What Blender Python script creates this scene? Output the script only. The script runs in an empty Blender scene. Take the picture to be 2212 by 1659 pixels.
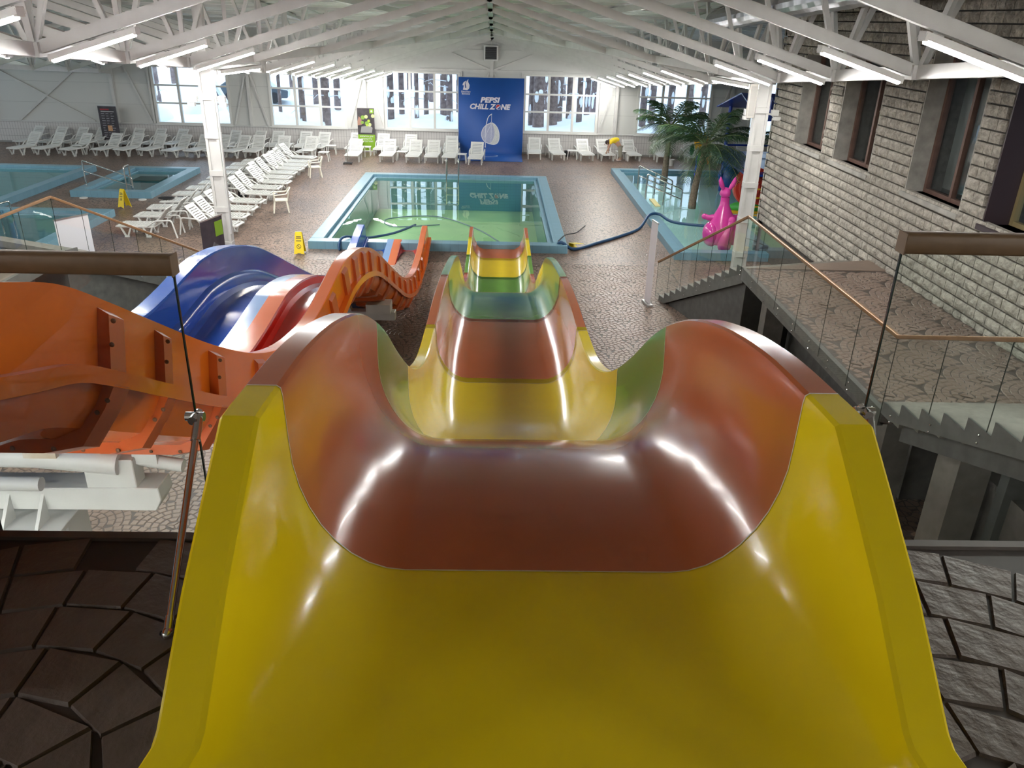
import bpy, bmesh, math, random
from mathutils import Vector, Matrix
random.seed(7)
R = math.radians
sc = bpy.context.scene
col = sc.collection
# ------------------------------------------------------------------ camera
CAM = Vector((0, 0, 6.5))
F_PX, PITCH, YAW, ROLL = 1728.235, 24.62712, 1.65578, 1.57558
def camera():
    p, y, r = R(PITCH), R(YAW), R(ROLL)
    fw = Vector((math.sin(y)*math.cos(p), math.cos(y)*math.cos(p), -math.sin(p)))
    rt = Vector((math.cos(y), -math.sin(y), 0)); up = rt.cross(fw)
    a = math.cos(r)*rt + math.sin(r)*up; b = math.cos(r)*up - math.sin(r)*rt
    m = Matrix((a, b, -fw)).transposed().to_4x4(); m.translation = CAM
    cd = bpy.data.cameras.new('camera'); cd.sensor_width = 36; cd.lens = 36*F_PX/2212
    cd.clip_start = .05; cd.clip_end = 400
    o = bpy.data.objects.new('camera', cd); o.matrix_world = m; col.objects.link(o); sc.camera = o
camera()
# ------------------------------------------------------------------ world, exposure
w = bpy.data.worlds.new('overcast'); sc.world = w; w.use_nodes = True
nt = w.node_tree; bg = nt.nodes['Background']
bg.inputs[0].default_value = (.66, .82, 1, 1); bg.inputs[1].default_value = 1.15
sc.view_settings.view_transform = 'Standard'; sc.view_settings.look = 'None'
sc.view_settings.exposure = 1.35; sc.view_settings.gamma = 1; sc.view_settings.use_curve_mapping = False
TUBE_STRENGTH = 62.0
try:
    sc.cycles.use_denoising = True; sc.cycles.max_bounces = 4; sc.cycles.diffuse_bounces = 3; sc.cycles.glossy_bounces = 3
    sc.cycles.use_adaptive_sampling = True; sc.cycles.adaptive_threshold = .05; sc.cycles.adaptive_min_samples = 16; sc.cycles.use_light_tree = False
    sc.cycles.transparent_max_bounces = 14; sc.cycles.caustics_reflective = False; sc.cycles.caustics_refractive = False
    sc.cycles.sample_clamp_indirect = 6
except Exception: pass
# ------------------------------------------------------------------ materials
MATS = {}
def mat(name, c, rough=.5, metal=0, var=.0, scale=6, bump=0, bscale=40, coat=0, spec=.5, alpha=None, c2=None, tex='noise'):
    if name in MATS: return MATS[name]
    m = bpy.data.materials.new(name); m.use_nodes = True; n = m.node_tree.nodes; l = m.node_tree.links
    b = n['Principled BSDF']; b.inputs['Roughness'].default_value = rough; b.inputs['Metallic'].default_value = metal
    b.inputs['Specular IOR Level'].default_value = spec
    b.inputs['Coat Weight'].default_value = coat; b.inputs['Coat Roughness'].default_value = .04
    tc = n.new('ShaderNodeTexCoord')
    if var or c2:
        t = n.new('ShaderNodeTexNoise'); t.inputs['Scale'].default_value = scale; t.inputs['Detail'].default_value = 5
        l.new(tc.outputs['Object'], t.inputs['Vector'])
        cr = n.new('ShaderNodeValToRGB'); cr.color_ramp.elements[0].position = .3; cr.color_ramp.elements[1].position = .7
        k = c2 or tuple(min(1, v*(1+var)) for v in c); d = c if c2 else tuple(v*(1-var) for v in c)
        cr.color_ramp.elements[0].color = (*d, 1); cr.color_ramp.elements[1].color = (*k, 1)
        l.new(t.outputs['Fac'], cr.inputs[0]); l.new(cr.outputs[0], b.inputs['Base Color'])
    else: b.inputs['Base Color'].default_value = (*c, 1)
    if bump:
        t2 = n.new('ShaderNodeTexNoise'); t2.inputs['Scale'].default_value = bscale; t2.inputs['Detail'].default_value = 6
        l.new(tc.outputs['Object'], t2.inputs['Vector'])
        bp = n.new('ShaderNodeBump'); bp.inputs['Strength'].default_value = bump; bp.inputs['Distance'].default_value = .02
        l.new(t2.outputs['Fac'], bp.inputs['Height']); l.new(bp.outputs[0], b.inputs['Normal'])
    MATS[name] = m; return m
def emis(name, c, s):
    m = bpy.data.materials.new(name); m.use_nodes = True; n = m.node_tree.nodes; l = m.node_tree.links
    e = n.new('ShaderNodeEmission'); e.inputs[0].default_value = (*c, 1); e.inputs[1].default_value = s
    l.new(e.outputs[0], n['Material Output'].inputs[0]); MATS[name] = m; return m
def glassy(name, tint, f0=.04, rough=0.0, power=1.0, bump=0, bscale=3):
    """thin sheet: transparent with a Fresnel mirror on top (lets daylight through)"""
    m = bpy.data.materials.new(name); m.use_nodes = True; n = m.node_tree.nodes; l = m.node_tree.links
    n.remove(n['Principled BSDF'])
    t = n.new('ShaderNodeBsdfTransparent'); t.inputs[0].default_value = (*tint, 1)
    g = n.new('ShaderNodeBsdfGlossy'); g.inputs['Roughness'].default_value = rough
    r0 = ((f0-1)/(f0+1))**2                                   # Schlick on |cos|, the same from both sides of the sheet
    lw = n.new('ShaderNodeNewGeometry'); dt = n.new('ShaderNodeVectorMath'); dt.operation = 'DOT_PRODUCT'; l.new(lw.outputs['Incoming'], dt.inputs[1])
    def mth(op, a, b=None):
        q = n.new('ShaderNodeMath'); q.operation = op
        for i, v in enumerate((a, b)):
            if v is None: continue
            if isinstance(v, (int, float)): q.inputs[i].default_value = v
            else: l.new(v, q.inputs[i])
        return q.outputs[0]
    fac = mth('ADD', mth('MULTIPLY', mth('POWER', mth('SUBTRACT', 1.0, mth('ABSOLUTE', dt.outputs['Value'])), 5.0), 1-r0), r0)
    mx = n.new('ShaderNodeMixShader'); l.new(fac, mx.inputs[0]); l.new(t.outputs[0], mx.inputs[1]); l.new(g.outputs[0], mx.inputs[2])
    if bump:
        tc = n.new('ShaderNodeTexCoord'); ns = n.new('ShaderNodeTexNoise'); ns.inputs['Scale'].default_value = bscale; ns.inputs['Detail'].default_value = 2
        l.new(tc.outputs['Object'], ns.inputs['Vector']); bp = n.new('ShaderNodeBump'); bp.inputs['Strength'].default_value = bump; bp.inputs['Distance'].default_value = .02
        l.new(ns.outputs['Fac'], bp.inputs['Height']); l.new(bp.outputs[0], g.inputs['Normal']); l.new(bp.outputs[0], dt.inputs[0])
    else: l.new(lw.outputs['Normal'], dt.inputs[0])
    l.new(mx.outputs[0], n['Material Output'].inputs[0]); MATS[name] = m; return m
def gridmat(name, c, mortar, sx, sy, axis='xz', rough=.3, mw=.02, c2=None, off=0, bump=.3, coat=0):
    """tiled surface: brick texture on object coordinates; far tiles too small to build one by one"""
    m = bpy.data.materials.new(name); m.use_nodes = True; n = m.node_tree.nodes; l = m.node_tree.links
    b = n['Principled BSDF']; b.inputs['Roughness'].default_value = rough; b.inputs['Coat Weight'].default_value = coat
    tc = n.new('ShaderNodeTexCoord'); sp = n.new('ShaderNodeSeparateXYZ'); cb = n.new('ShaderNodeCombineXYZ')
    l.new(tc.outputs['Object'], sp.inputs[0]); ix = {'x': 0, 'y': 1, 'z': 2}
    l.new(sp.outputs[ix[axis[0]]], cb.inputs[0]); l.new(sp.outputs[ix[axis[1]]], cb.inputs[1])
    t = n.new('ShaderNodeTexBrick'); t.offset = off; t.inputs['Scale'].default_value = 1
    t.inputs['Brick Width'].default_value = sx; t.inputs['Row Height'].default_value = sy; t.inputs['Mortar Size'].default_value = mw
    t.inputs['Color1'].default_value = (*c, 1); t.inputs['Color2'].default_value = (*(c2 or c), 1); t.inputs['Mortar'].default_value = (*mortar, 1)
    l.new(cb.outputs[0], t.inputs['Vector']); l.new(t.outputs['Color'], b.inputs['Base Color'])
    bp = n.new('ShaderNodeBump'); bp.inputs['Strength'].default_value = bump; bp.inputs['Distance'].default_value = .01; bp.invert = True
    l.new(t.outputs['Fac'], bp.inputs['Height']); l.new(bp.outputs[0], b.inputs['Normal'])
    MATS[name] = m; return m
# ------------------------------------------------------------------ mesh builder
class MB:
    def __init__(s): s.v = []; s.f = []; s.sm = False; s.mi = []
    def add(s, vs, fs, mi=0):
        o = len(s.v); s.v += [tuple(v) for v in vs]; s.f += [tuple(i+o for i in f) for f in fs]; s.mi += [mi]*len(fs); return s
    def box(s, x0, x1, y0, y1, z0, z1, mi=0):
        vs = [(x, y, z) for z in (z0, z1) for y in (y0, y1) for x in (x0, x1)]
        return s.add(vs, [(0,2,3,1),(4,5,7,6),(0,1,5,4),(2,6,7,3),(0,4,6,2),(1,3,7,5)], mi)
    def cbox(s, c, d, mi=0): return s.box(c[0]-d[0]/2, c[0]+d[0]/2, c[1]-d[1]/2, c[1]+d[1]/2, c[2]-d[2]/2, c[2]+d[2]/2, mi)
    def bar(s, a, b, wd, h, up=(0,0,1), mi=0):
        a = Vector(a); b = Vector(b); d = (b-a).normalized(); u = Vector(up)
        if abs(d.dot(u)) > .98: u = Vector((0,1,0))
        r = d.cross(u).normalized()*wd/2; u = r.cross(d).normalized()*h/2
        vs = [p+sx*r+su*u for p in (a, b) for su in (-1, 1) for sx in (-1, 1)]
        return s.add(vs, [(0,1,3,2),(4,6,7,5),(0,4,5,1),(2,3,7,6),(0,2,6,4),(1,5,7,3)], mi)
    def tube(s, path, r, n=8, cap=True, mi=0, closed=False):
        P = [Vector(p) for p in path]; k = len(P); rr = r if isinstance(r, (list, tuple)) else [r]*k; base = len(s.v)
        t0 = (P[1]-P[0]).normalized(); ref = Vector((0,0,1)) if abs(t0.z) < .9 else Vector((1,0,0))
        nrm = t0.cross(ref).normalized(); pt = t0
        for i, p in enumerate(P):
            if closed: t = (P[(i+1) % k]-P[i-1]).normalized()
            else: t = (P[min(i+1, k-1)]-P[max(i-1, 0)]).normalized()
            q = pt.rotation_difference(t); nrm = q @ nrm; nrm = (nrm-t*nrm.dot(t)).normalized(); pt = t; bn = t.cross(nrm)
            for j in range(n):
                a = 2*math.pi*j/n; s.v.append(tuple(p+rr[i]*(math.cos(a)*nrm+math.sin(a)*bn)))
        fs = []
        for i in range(k if closed else k-1):
            i2 = (i+1) % k
            for j in range(n): fs.append((base+i*n+j, base+i*n+(j+1) % n, base+i2*n+(j+1) % n, base+i2*n+j))
        if cap and not closed:
            fs.append(tuple(base+j for j in reversed(range(n)))); fs.append(tuple(base+(k-1)*n+j for j in range(n)))
        s.f += fs; s.mi += [mi]*len(fs); return s
    def lathe(s, prof, n=16, c=(0,0,0), mi=0):
        b = len(s.v); k = len(prof)
        for r, z in prof:
            for j in range(n): a = 2*math.pi*j/n; s.v.append((c[0]+r*math.cos(a), c[1]+r*math.sin(a), c[2]+z))
        fs = [(b+i*n+j, b+i*n+(j+1) % n, b+(i+1)*n+(j+1) % n, b+(i+1)*n+j) for i in range(k-1) for j in range(n)]
        fs.append(tuple(b+j for j in reversed(range(n)))); fs.append(tuple(b+(k-1)*n+j for j in range(n)))
        s.f += fs; s.mi += [mi]*len(fs); return s
    def ell(s, c, r, n=14, m=9, rot=None, mi=0):
        b = len(s.v); rot = rot or Matrix.Identity(3); c = Vector(c)
        for i in range(m+1):
            t = math.pi*i/m
            for j in range(n):
                a = 2*math.pi*j/n
                s.v.append(tuple(c+rot @ Vector((r[0]*math.sin(t)*math.cos(a), r[1]*math.sin(t)*math.sin(a), r[2]*math.cos(t)))))
        fs = [(b+i*n+j, b+(i+1)*n+j, b+(i+1)*n+(j+1) % n, b+i*n+(j+1) % n) for i in range(m) for j in range(n)]
        s.f += fs; s.mi += [mi]*len(fs); return s
    def prism(s, poly, d0, d1, axis='y', mi=0):
        """extrude a polygon of (a, b) pairs; axis y: (x, z); axis x: (y, z); axis z: (x, y)"""
        f = {'y': lambda a, b, d: (a, d, b), 'x': lambda a, b, d: (d, a, b), 'z': lambda a, b, d: (a, b, d)}[axis]
        k = len(poly); vs = [f(a, b, d0) for a, b in poly]+[f(a, b, d1) for a, b in poly]
        return s.add(vs, [tuple(range(k)), tuple(reversed(range(k, 2*k)))]+[(i, i+k, (i+1) % k+k, (i+1) % k) for i in range(k)], mi)
    def smooth(s): s.sm = True; return s
    def build(s, name, m, parent=None, bevel=0, loc=None, angle=None):
        me = bpy.data.meshes.new(name); me.from_pydata(s.v, [], s.f)
        bm = bmesh.new(); bm.from_mesh(me)
        bmesh.ops.recalc_face_normals(bm, faces=bm.faces)
        if bevel: bmesh.ops.bevel(bm, geom=bm.edges[:], offset=bevel, segments=1, affect='EDGES', clamp_overlap=True)
        bm.to_mesh(me); bm.free()
        for mm in (m if isinstance(m, (list, tuple)) else [m]): me.materials.append(mm)
        if isinstance(m, (list, tuple)) and not bevel:
            for p, i in zip(me.polygons, s.mi): p.material_index = i
        if s.sm:
            me.polygons.foreach_set('use_smooth', [True]*len(me.polygons))
            if angle: me.set_sharp_from_angle(angle=R(angle))
        return link(name, me, parent, loc)
def link(name, me, parent=None, loc=None, rz=0, scale=None):
    o = bpy.data.objects.new(name, me); col.objects.link(o)
    if loc is not None: o.location = loc
    if rz: o.rotation_euler.z = rz
    if scale: o.scale = scale
    if parent is not None: o.parent = parent
    return o
def tag(o, label=None, cat=None, group=None, kind=None):
    if label: o['label'] = label
    if cat: o['category'] = cat
    if group: o['group'] = group
    if kind: o['kind'] = kind
    return o
def thing(name, label, cat, loc=(0,0,0), rz=0, group=None):
    o = bpy.data.objects.new(name, None); col.objects.link(o); o.location = loc; o.rotation_euler.z = rz; o.empty_display_size = .1
    return tag(o, label, cat, group)
def struct(o): o['kind'] = 'structure'; return o
def copy_tree(o, parent=None):
    c = o.copy(); col.objects.link(c); c.parent = parent
    for ch in list(o.children): copy_tree(ch, c)
    return c
ORD = ['first','second','third','fourth','fifth','sixth','seventh','eighth','ninth','tenth','eleventh','twelfth','thirteenth','fourteenth',
 'fifteenth','sixteenth','seventeenth','eighteenth','nineteenth','twentieth','twenty-first','twenty-second','twenty-third','twenty-fourth','twenty-fifth',
 'twenty-sixth','twenty-seventh','twenty-eighth','twenty-ninth','thirtieth']+['%s-%s' % (t, u) for t in ('thirty','forty','fifty') for u in ('first','second','third','fourth','fifth','sixth','seventh','eighth','ninth')]
def spline(P, n):
    """Catmull-Rom (centripetal-ish) through 2-D points, n samples per span"""
    out = []; k = len(P)
    for i in range(k-1):
        p0 = Vector(P[max(i-1, 0)]); p1 = Vector(P[i]); p2 = Vector(P[i+1]); p3 = Vector(P[min(i+2, k-1)])
        for j in range(n):
            t = j/n
            out.append(.5*((2*p1)+(p2-p0)*t+(2*p0-5*p1+4*p2-p3)*t*t+(3*p1-p0-3*p2+p3)*t**3))
    out.append(Vector(P[-1])); return out
def text_mesh(txt, size, shear=0, offset=0, align='CENTER', extrude=.002):
    cu = bpy.data.curves.new('t', 'FONT'); cu.body = txt; cu.size = size; cu.shear = shear; cu.offset = offset; cu.align_x = align; cu.extrude = extrude; cu.resolution_u = 3
    o = bpy.data.objects.new('t', cu); col.objects.link(o); dg = bpy.context.evaluated_depsgraph_get()
    me = bpy.data.meshes.new_from_object(o.evaluated_get(dg)); bpy.data.objects.remove(o); me.materials.clear(); return me
WHITE = mat('white_paint', (.60,.61,.60), .45, var=.04, scale=2)
STEEL = mat('white_steel', (.60,.60,.585), .4, var=.05, scale=4)
PLASTIC = mat('white_plastic', (.66,.67,.65), .35, var=.02)
CHROME = mat('chrome', (.62,.62,.6), .18, 1)
BLACK = mat('black_rubber', (.015,.015,.018), .6)
GLASS = glassy('clear_glass', (.95,.982,.968), 1.5)
PANE = glassy('window_pane', (.94,.97,.98), 1.45)
# ================================================================== setting
YW = 43.2                                   # far wall
ZB = lambda y: 3.56+.0775*(42.8-y)          # height of the roof nodes along the two column lines
ZC = lambda y: ZB(y)+2.1                    # ceiling
XL, XR, XM = -6.55, 6.15, -.2               # node lines and ridge
DZ = 4.70                                   # upper deck
LZ = 1.9                                    # landing
# ---- floor (pool deck) with holes for the basins
POOLS = {'main': (-5.55, 2.24, 23.75, 35.4), 'kids': (5.45, 17, 23.3, 37.9), 'small': (-15.75, -12.8, 30.3, 35.7), 'left': (-30, -17.2, 22.5, 35.6), 'near': (-16.8, -12.9, 22.6, 27.4)}
def stampmat(name, c1, c2, joint, sx=.13, rough=.32, fine=True, rel=.35):
    """stamped concrete seen from afar: fans of small setts as fine relief and stain, brown wear in patches"""
    m = bpy.data.materials.new(name); m.use_nodes = True; n = m.node_tree.nodes; l = m.node_tree.links
    b = n['Principled BSDF']; tc = n.new('ShaderNodeTexCoord')
    ns = n.new('ShaderNodeTexNoise'); ns.inputs['Scale'].default_value = .55; ns.inputs['Detail'].default_value = 8; ns.inputs['Roughness'].default_value = .65
    l.new(tc.outputs['Object'], ns.inputs['Vector'])
    cr = n.new('ShaderNodeValToRGB'); cr.color_ramp.elements[0].position = .32; cr.color_ramp.elements[1].position = .68
    cr.color_ramp.elements[0].color = (*c1, 1); cr.color_ramp.elements[1].color = (*c2, 1); l.new(ns.outputs['Fac'], cr.inputs[0])
    v = n.new('ShaderNodeTexVoronoi'); v.feature = 'DISTANCE_TO_EDGE'; v.inputs['Scale'].default_value = 1/sx; v.inputs['Randomness'].default_value = .7
    l.new(tc.outputs['Object'], v.inputs['Vector'])
    r2 = n.new('ShaderNodeValToRGB'); r2.color_ramp.elements[0].position = .02; r2.color_ramp.elements[1].position = .10; l.new(v.outputs['Distance'], r2.inputs[0])
    mx = n.new('ShaderNodeMix'); mx.data_type = 'RGBA'; mx.inputs[6].default_value = (*joint, 1); l.new(r2.outputs[0], mx.inputs[0]); l.new(cr.outputs[0], mx.inputs[7])
    n2 = n.new('ShaderNodeTexNoise'); n2.inputs['Scale'].default_value = 14; n2.inputs['Detail'].default_value = 5; l.new(tc.outputs['Object'], n2.inputs['Vector'])
    ad = n.new('ShaderNodeMath'); ad.operation = 'ADD'; l.new(n2.outputs['Fac'], ad.inputs[0])
    if fine: l.new(mx.outputs[2], b.inputs['Base Color']); l.new(r2.outputs[0], ad.inputs[1])
    else: l.new(cr.outputs[0], b.inputs['Base Color']); ad.inputs[1].default_value = 0
    bp = n.new('ShaderNodeBump'); bp.inputs['Strength'].default_value = rel; bp.inputs['Distance'].default_value = .012
    l.new(ad.outputs[0], bp.inputs['Height']); l.new(bp.outputs[0], b.inputs['Normal'])
    rr = n.new('ShaderNodeMapRange'); rr.inputs['To Min'].default_value = rough-.12; rr.inputs['To Max'].default_value = rough+.22
    l.new(ns.outputs['Fac'], rr.inputs['Value']); l.new(rr.outputs[0], b.inputs['Roughness'])
    MATS[name] = m; return m
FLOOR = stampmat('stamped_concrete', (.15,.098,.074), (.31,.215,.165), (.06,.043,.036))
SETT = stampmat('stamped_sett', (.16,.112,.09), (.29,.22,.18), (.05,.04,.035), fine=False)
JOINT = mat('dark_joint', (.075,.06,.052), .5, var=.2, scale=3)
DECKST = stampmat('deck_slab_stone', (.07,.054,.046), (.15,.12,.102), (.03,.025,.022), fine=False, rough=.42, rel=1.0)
DECKJ = mat('deck_joint', (.04,.032,.028), .6, var=.2)
def floor():
    xs = sorted({-30, 20}|{v for p in POOLS.values() for v in p[:2]}); ys = sorted({-5, YW+.2}|{v for p in POOLS.values() for v in p[2:]})
    mb = MB()
    for i in range(len(xs)-1):
        for j in range(len(ys)-1):
            cx, cy = (xs[i]+xs[i+1])/2, (ys[j]+ys[j+1])/2
            if any(p[0] < cx < p[1] and p[2] < cy < p[3] for p in POOLS.values()): continue
            mb.box(xs[i], xs[i+1], ys[j], ys[j+1], -.3, 0)
    return struct(mb.build('floor', FLOOR))
FL = floor()
# ---- fans of setts, real geometry near the camera
def fan_stones(x0, x1, y0, y1, Rf, rings, keep=None):
    out = []; dr = Rf/rings
    for j in range(int((y0-Rf)/Rf)-1, int((y1+Rf)/Rf)+2):
        for i in range(int(x0/(2*Rf))-1, int(x1/(2*Rf))+2):
            cx, cy = i*2*Rf+(j % 2)*Rf, j*Rf
            for k in range(rings):
                ra, rb = k*dr, (k+1)*dr; n = max(3, round(2*math.pi*(ra+rb)/2/(dr*1.15)))
                for q in range(n):
                    a = 2*math.pi*(q+.5*(k % 2))/n; rm = (ra+rb)/2; px, py = cx+rm*math.cos(a), cy+rm*math.sin(a)
                    if not (x0+dr*.5 < px < x1-dr*.5 and y0+dr*.5 < py < y1-dr*.5): continue
                    if any((px-cx-sx*Rf)**2+(py-cy+Rf)**2 < (Rf+.15*dr)**2 for sx in (-1, 1)) or (px-cx)**2+(py-cy+2*Rf)**2 < Rf*Rf: continue
                    if keep and not keep(px, py): continue
                    out.append((cx, cy, k, a, 2*math.pi/n, ra, rb))
    return out
def sett_verts(ra, rb, da, g, h, jig=0):
    ri, ro = ra+g, rb-g; va = []
    for r, s in ((ri, -1), (ri, 1), (ro, 1), (ro, -1)):
        hw = max(.25*da/2, da/2-g/max(r, .02)); va.append((r, s*hw))
    mid = (ri+ro)/2; b = g*1.3; top = []
    for (r, t) in va:
        r2 = r+(mid-r)*min(.5, b/max(1e-3, abs(mid-r))); t2 = t*(1-min(.5, b/max(.02, mid)/max(1e-3, abs(t)))); top.append((r2, t2))
    return va, top
def lay_setts(parent, stones, g, h, z, m, name='sett', n_single=300, order=None):
    if order: stones = sorted(stones, key=order)
    cache = {}
    for s in stones[:n_single]:
        cx, cy, k, a, da, ra, rb = s; key = k
        if key not in cache:
            va, top = sett_verts(ra, rb, da, g, h); mid = (ra+rb)/2
            vs = [(r*math.cos(t)-mid, r*math.sin(t), 0) for r, t in va]+[(r*math.cos(t)-mid, r*math.sin(t), h) for r, t in top]
            me = bpy.data.meshes.new(name); me.from_pydata(vs, [], [(4,5,6,7)]+[(i, (i+1) % 4, (i+1) % 4+4, i+4) for i in range(4)]); me.materials.append(m)
            cache[key] = (me, mid)
        me, mid = cache[key]
        o = link(name, me, parent, (cx+mid*math.cos(a), cy+mid*math.sin(a), z+random.uniform(-.15, .15)*h), a)
    if len(stones) > n_single:
        V, Fc = [], []
        for cx, cy, k, a, da, ra, rb in stones[n_single:]:
            va, top = sett_verts(ra, rb, da, g, h); b = len(V); dz = random.uniform(-.15, .15)*h
            V += [(cx+r*math.cos(a+t), cy+r*math.sin(a+t), z) for r, t in va]+[(cx+r*math.cos(a+t), cy+r*math.sin(a+t), z+h+dz) for r, t in top]
            Fc += [(b+4, b+5, b+6, b+7)]+[(b+i, b+(i+1) % 4, b+(i+1) % 4+4, b+i+4) for i in range(4)]
        me = bpy.data.meshes.new(name+'_paving'); me.from_pydata(V, [], Fc); me.materials.append(m)
        tag(link(name+'_paving', me, parent), kind='stuff')
base = MB().box(-9.0, 5.1, 2.6, 22.6, -.01, .004).build('joint_bed', JOINT, FL)
lay_setts(FL, fan_stones(-9.0, 5.1, 2.6, 22.6, .62, 6), .006, .008, .004, SETT, order=lambda s: (s[0]-2.6)**2*.6+(s[1]-9.5)**2 if s[0] > 1.1 else 40+(s[0]+2)**2+(s[1]-9)**2)
# ---- upper deck with big stamped slabs, landing
def deck():
    mb = MB(); mb.box(-12, 8.2, -5, 2.5, DZ-.28, DZ-.012)
    d = struct(mb.build('floor_upper_deck', DECKJ))
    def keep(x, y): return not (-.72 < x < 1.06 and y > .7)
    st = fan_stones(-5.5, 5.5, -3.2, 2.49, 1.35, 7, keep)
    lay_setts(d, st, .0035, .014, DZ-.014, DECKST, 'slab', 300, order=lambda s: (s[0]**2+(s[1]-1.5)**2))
    MB().box(-12, 8.2, 2.49, 2.53, DZ-.34, DZ+.004).build('edge_fascia', mat('fascia_concrete', (.11,.095,.085), .6, var=.2), d)
    return d
DECK = deck()
def landing():
    sp = mat('landing_concrete', (.19,.18,.165), .55, var=.2, scale=5, bump=.2)
    d = struct(MB().box(5.2, 8.2, 9.4, 15.95, LZ-.22, LZ-.012).build('floor_landing', JOINT))
    lay_setts(d, fan_stones(5.24, 8.18, 9.44, 15.9, .55, 5), .006, .012, LZ-.012, SETT, order=lambda s: (s[0]-5.5)**2+(s[1]-10.5)**2)
    MB().prism([(5.24, 15.95), (8.2, 15.95), (8.2, 16.78)], LZ-.22, LZ, 'z').build('edge_slab', SETT, d)
    MB().box(5.16, 5.24, 9.4, 15.95, LZ-.24, LZ).build('edge_fascia', mat('steel_grey', (.16,.165,.155), .5, .3, var=.15), d)
    b = MB()
    for y in (9.6, 10.4, 11.2, 12, 12.8, 13.6, 14.4, 15.2):
        for z in (LZ-.06, LZ-.18): b.ell((5.15, y, z), (.012, .016, .016), 8, 5)
    b.build('bolts', CHROME, d)
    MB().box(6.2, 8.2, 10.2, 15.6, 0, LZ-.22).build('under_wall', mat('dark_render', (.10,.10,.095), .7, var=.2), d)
    for y in (10.0, 15.4): MB().box(5.55, 5.95, y-.16, y+.16, 0, LZ-.22).build('pillar', sp, d)
    # left landing
    d2 = struct(MB().box(-12.4, -8.9, 9.2, 16.3, LZ-.22, LZ).build('floor_left_landing', SETT))
    MB().box(-8.94, -8.86, 9.2, 16.3, LZ-.24, LZ+.003).build('edge_fascia', MATS['steel_grey'], d2)
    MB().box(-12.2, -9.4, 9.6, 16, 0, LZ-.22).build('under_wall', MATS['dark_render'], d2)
    # masonry under the deck and stairs
    u = struct(MB().box(-12, 8.2, -1.2, .4, 0, DZ-.28).build('wall_under_deck', MATS['dark_render']))
    MB().box(6.0, 8.2, 3.0, 8.6, 0, 1.6).build('plinth', sp, u)
    MB().box(5.45, 5.85, 7.95, 8.4, 0, 2.2).build('pillar', mat('pale_concrete', (.27,.255,.23), .7, var=.12), u)
    MB().box(5.9, 8.2, 7.7, 7.85, 0, 2.2).build('panel', mat('grey_panel', (.15,.165,.16), .6, var=.08), u)
    for x in (-3.6, 3.6): MB().box(x-.2, x+.2, 1.0, 1.4, 0, DZ-.28).build('pillar', MATS['pale_concrete'], u)
landing()
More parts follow.
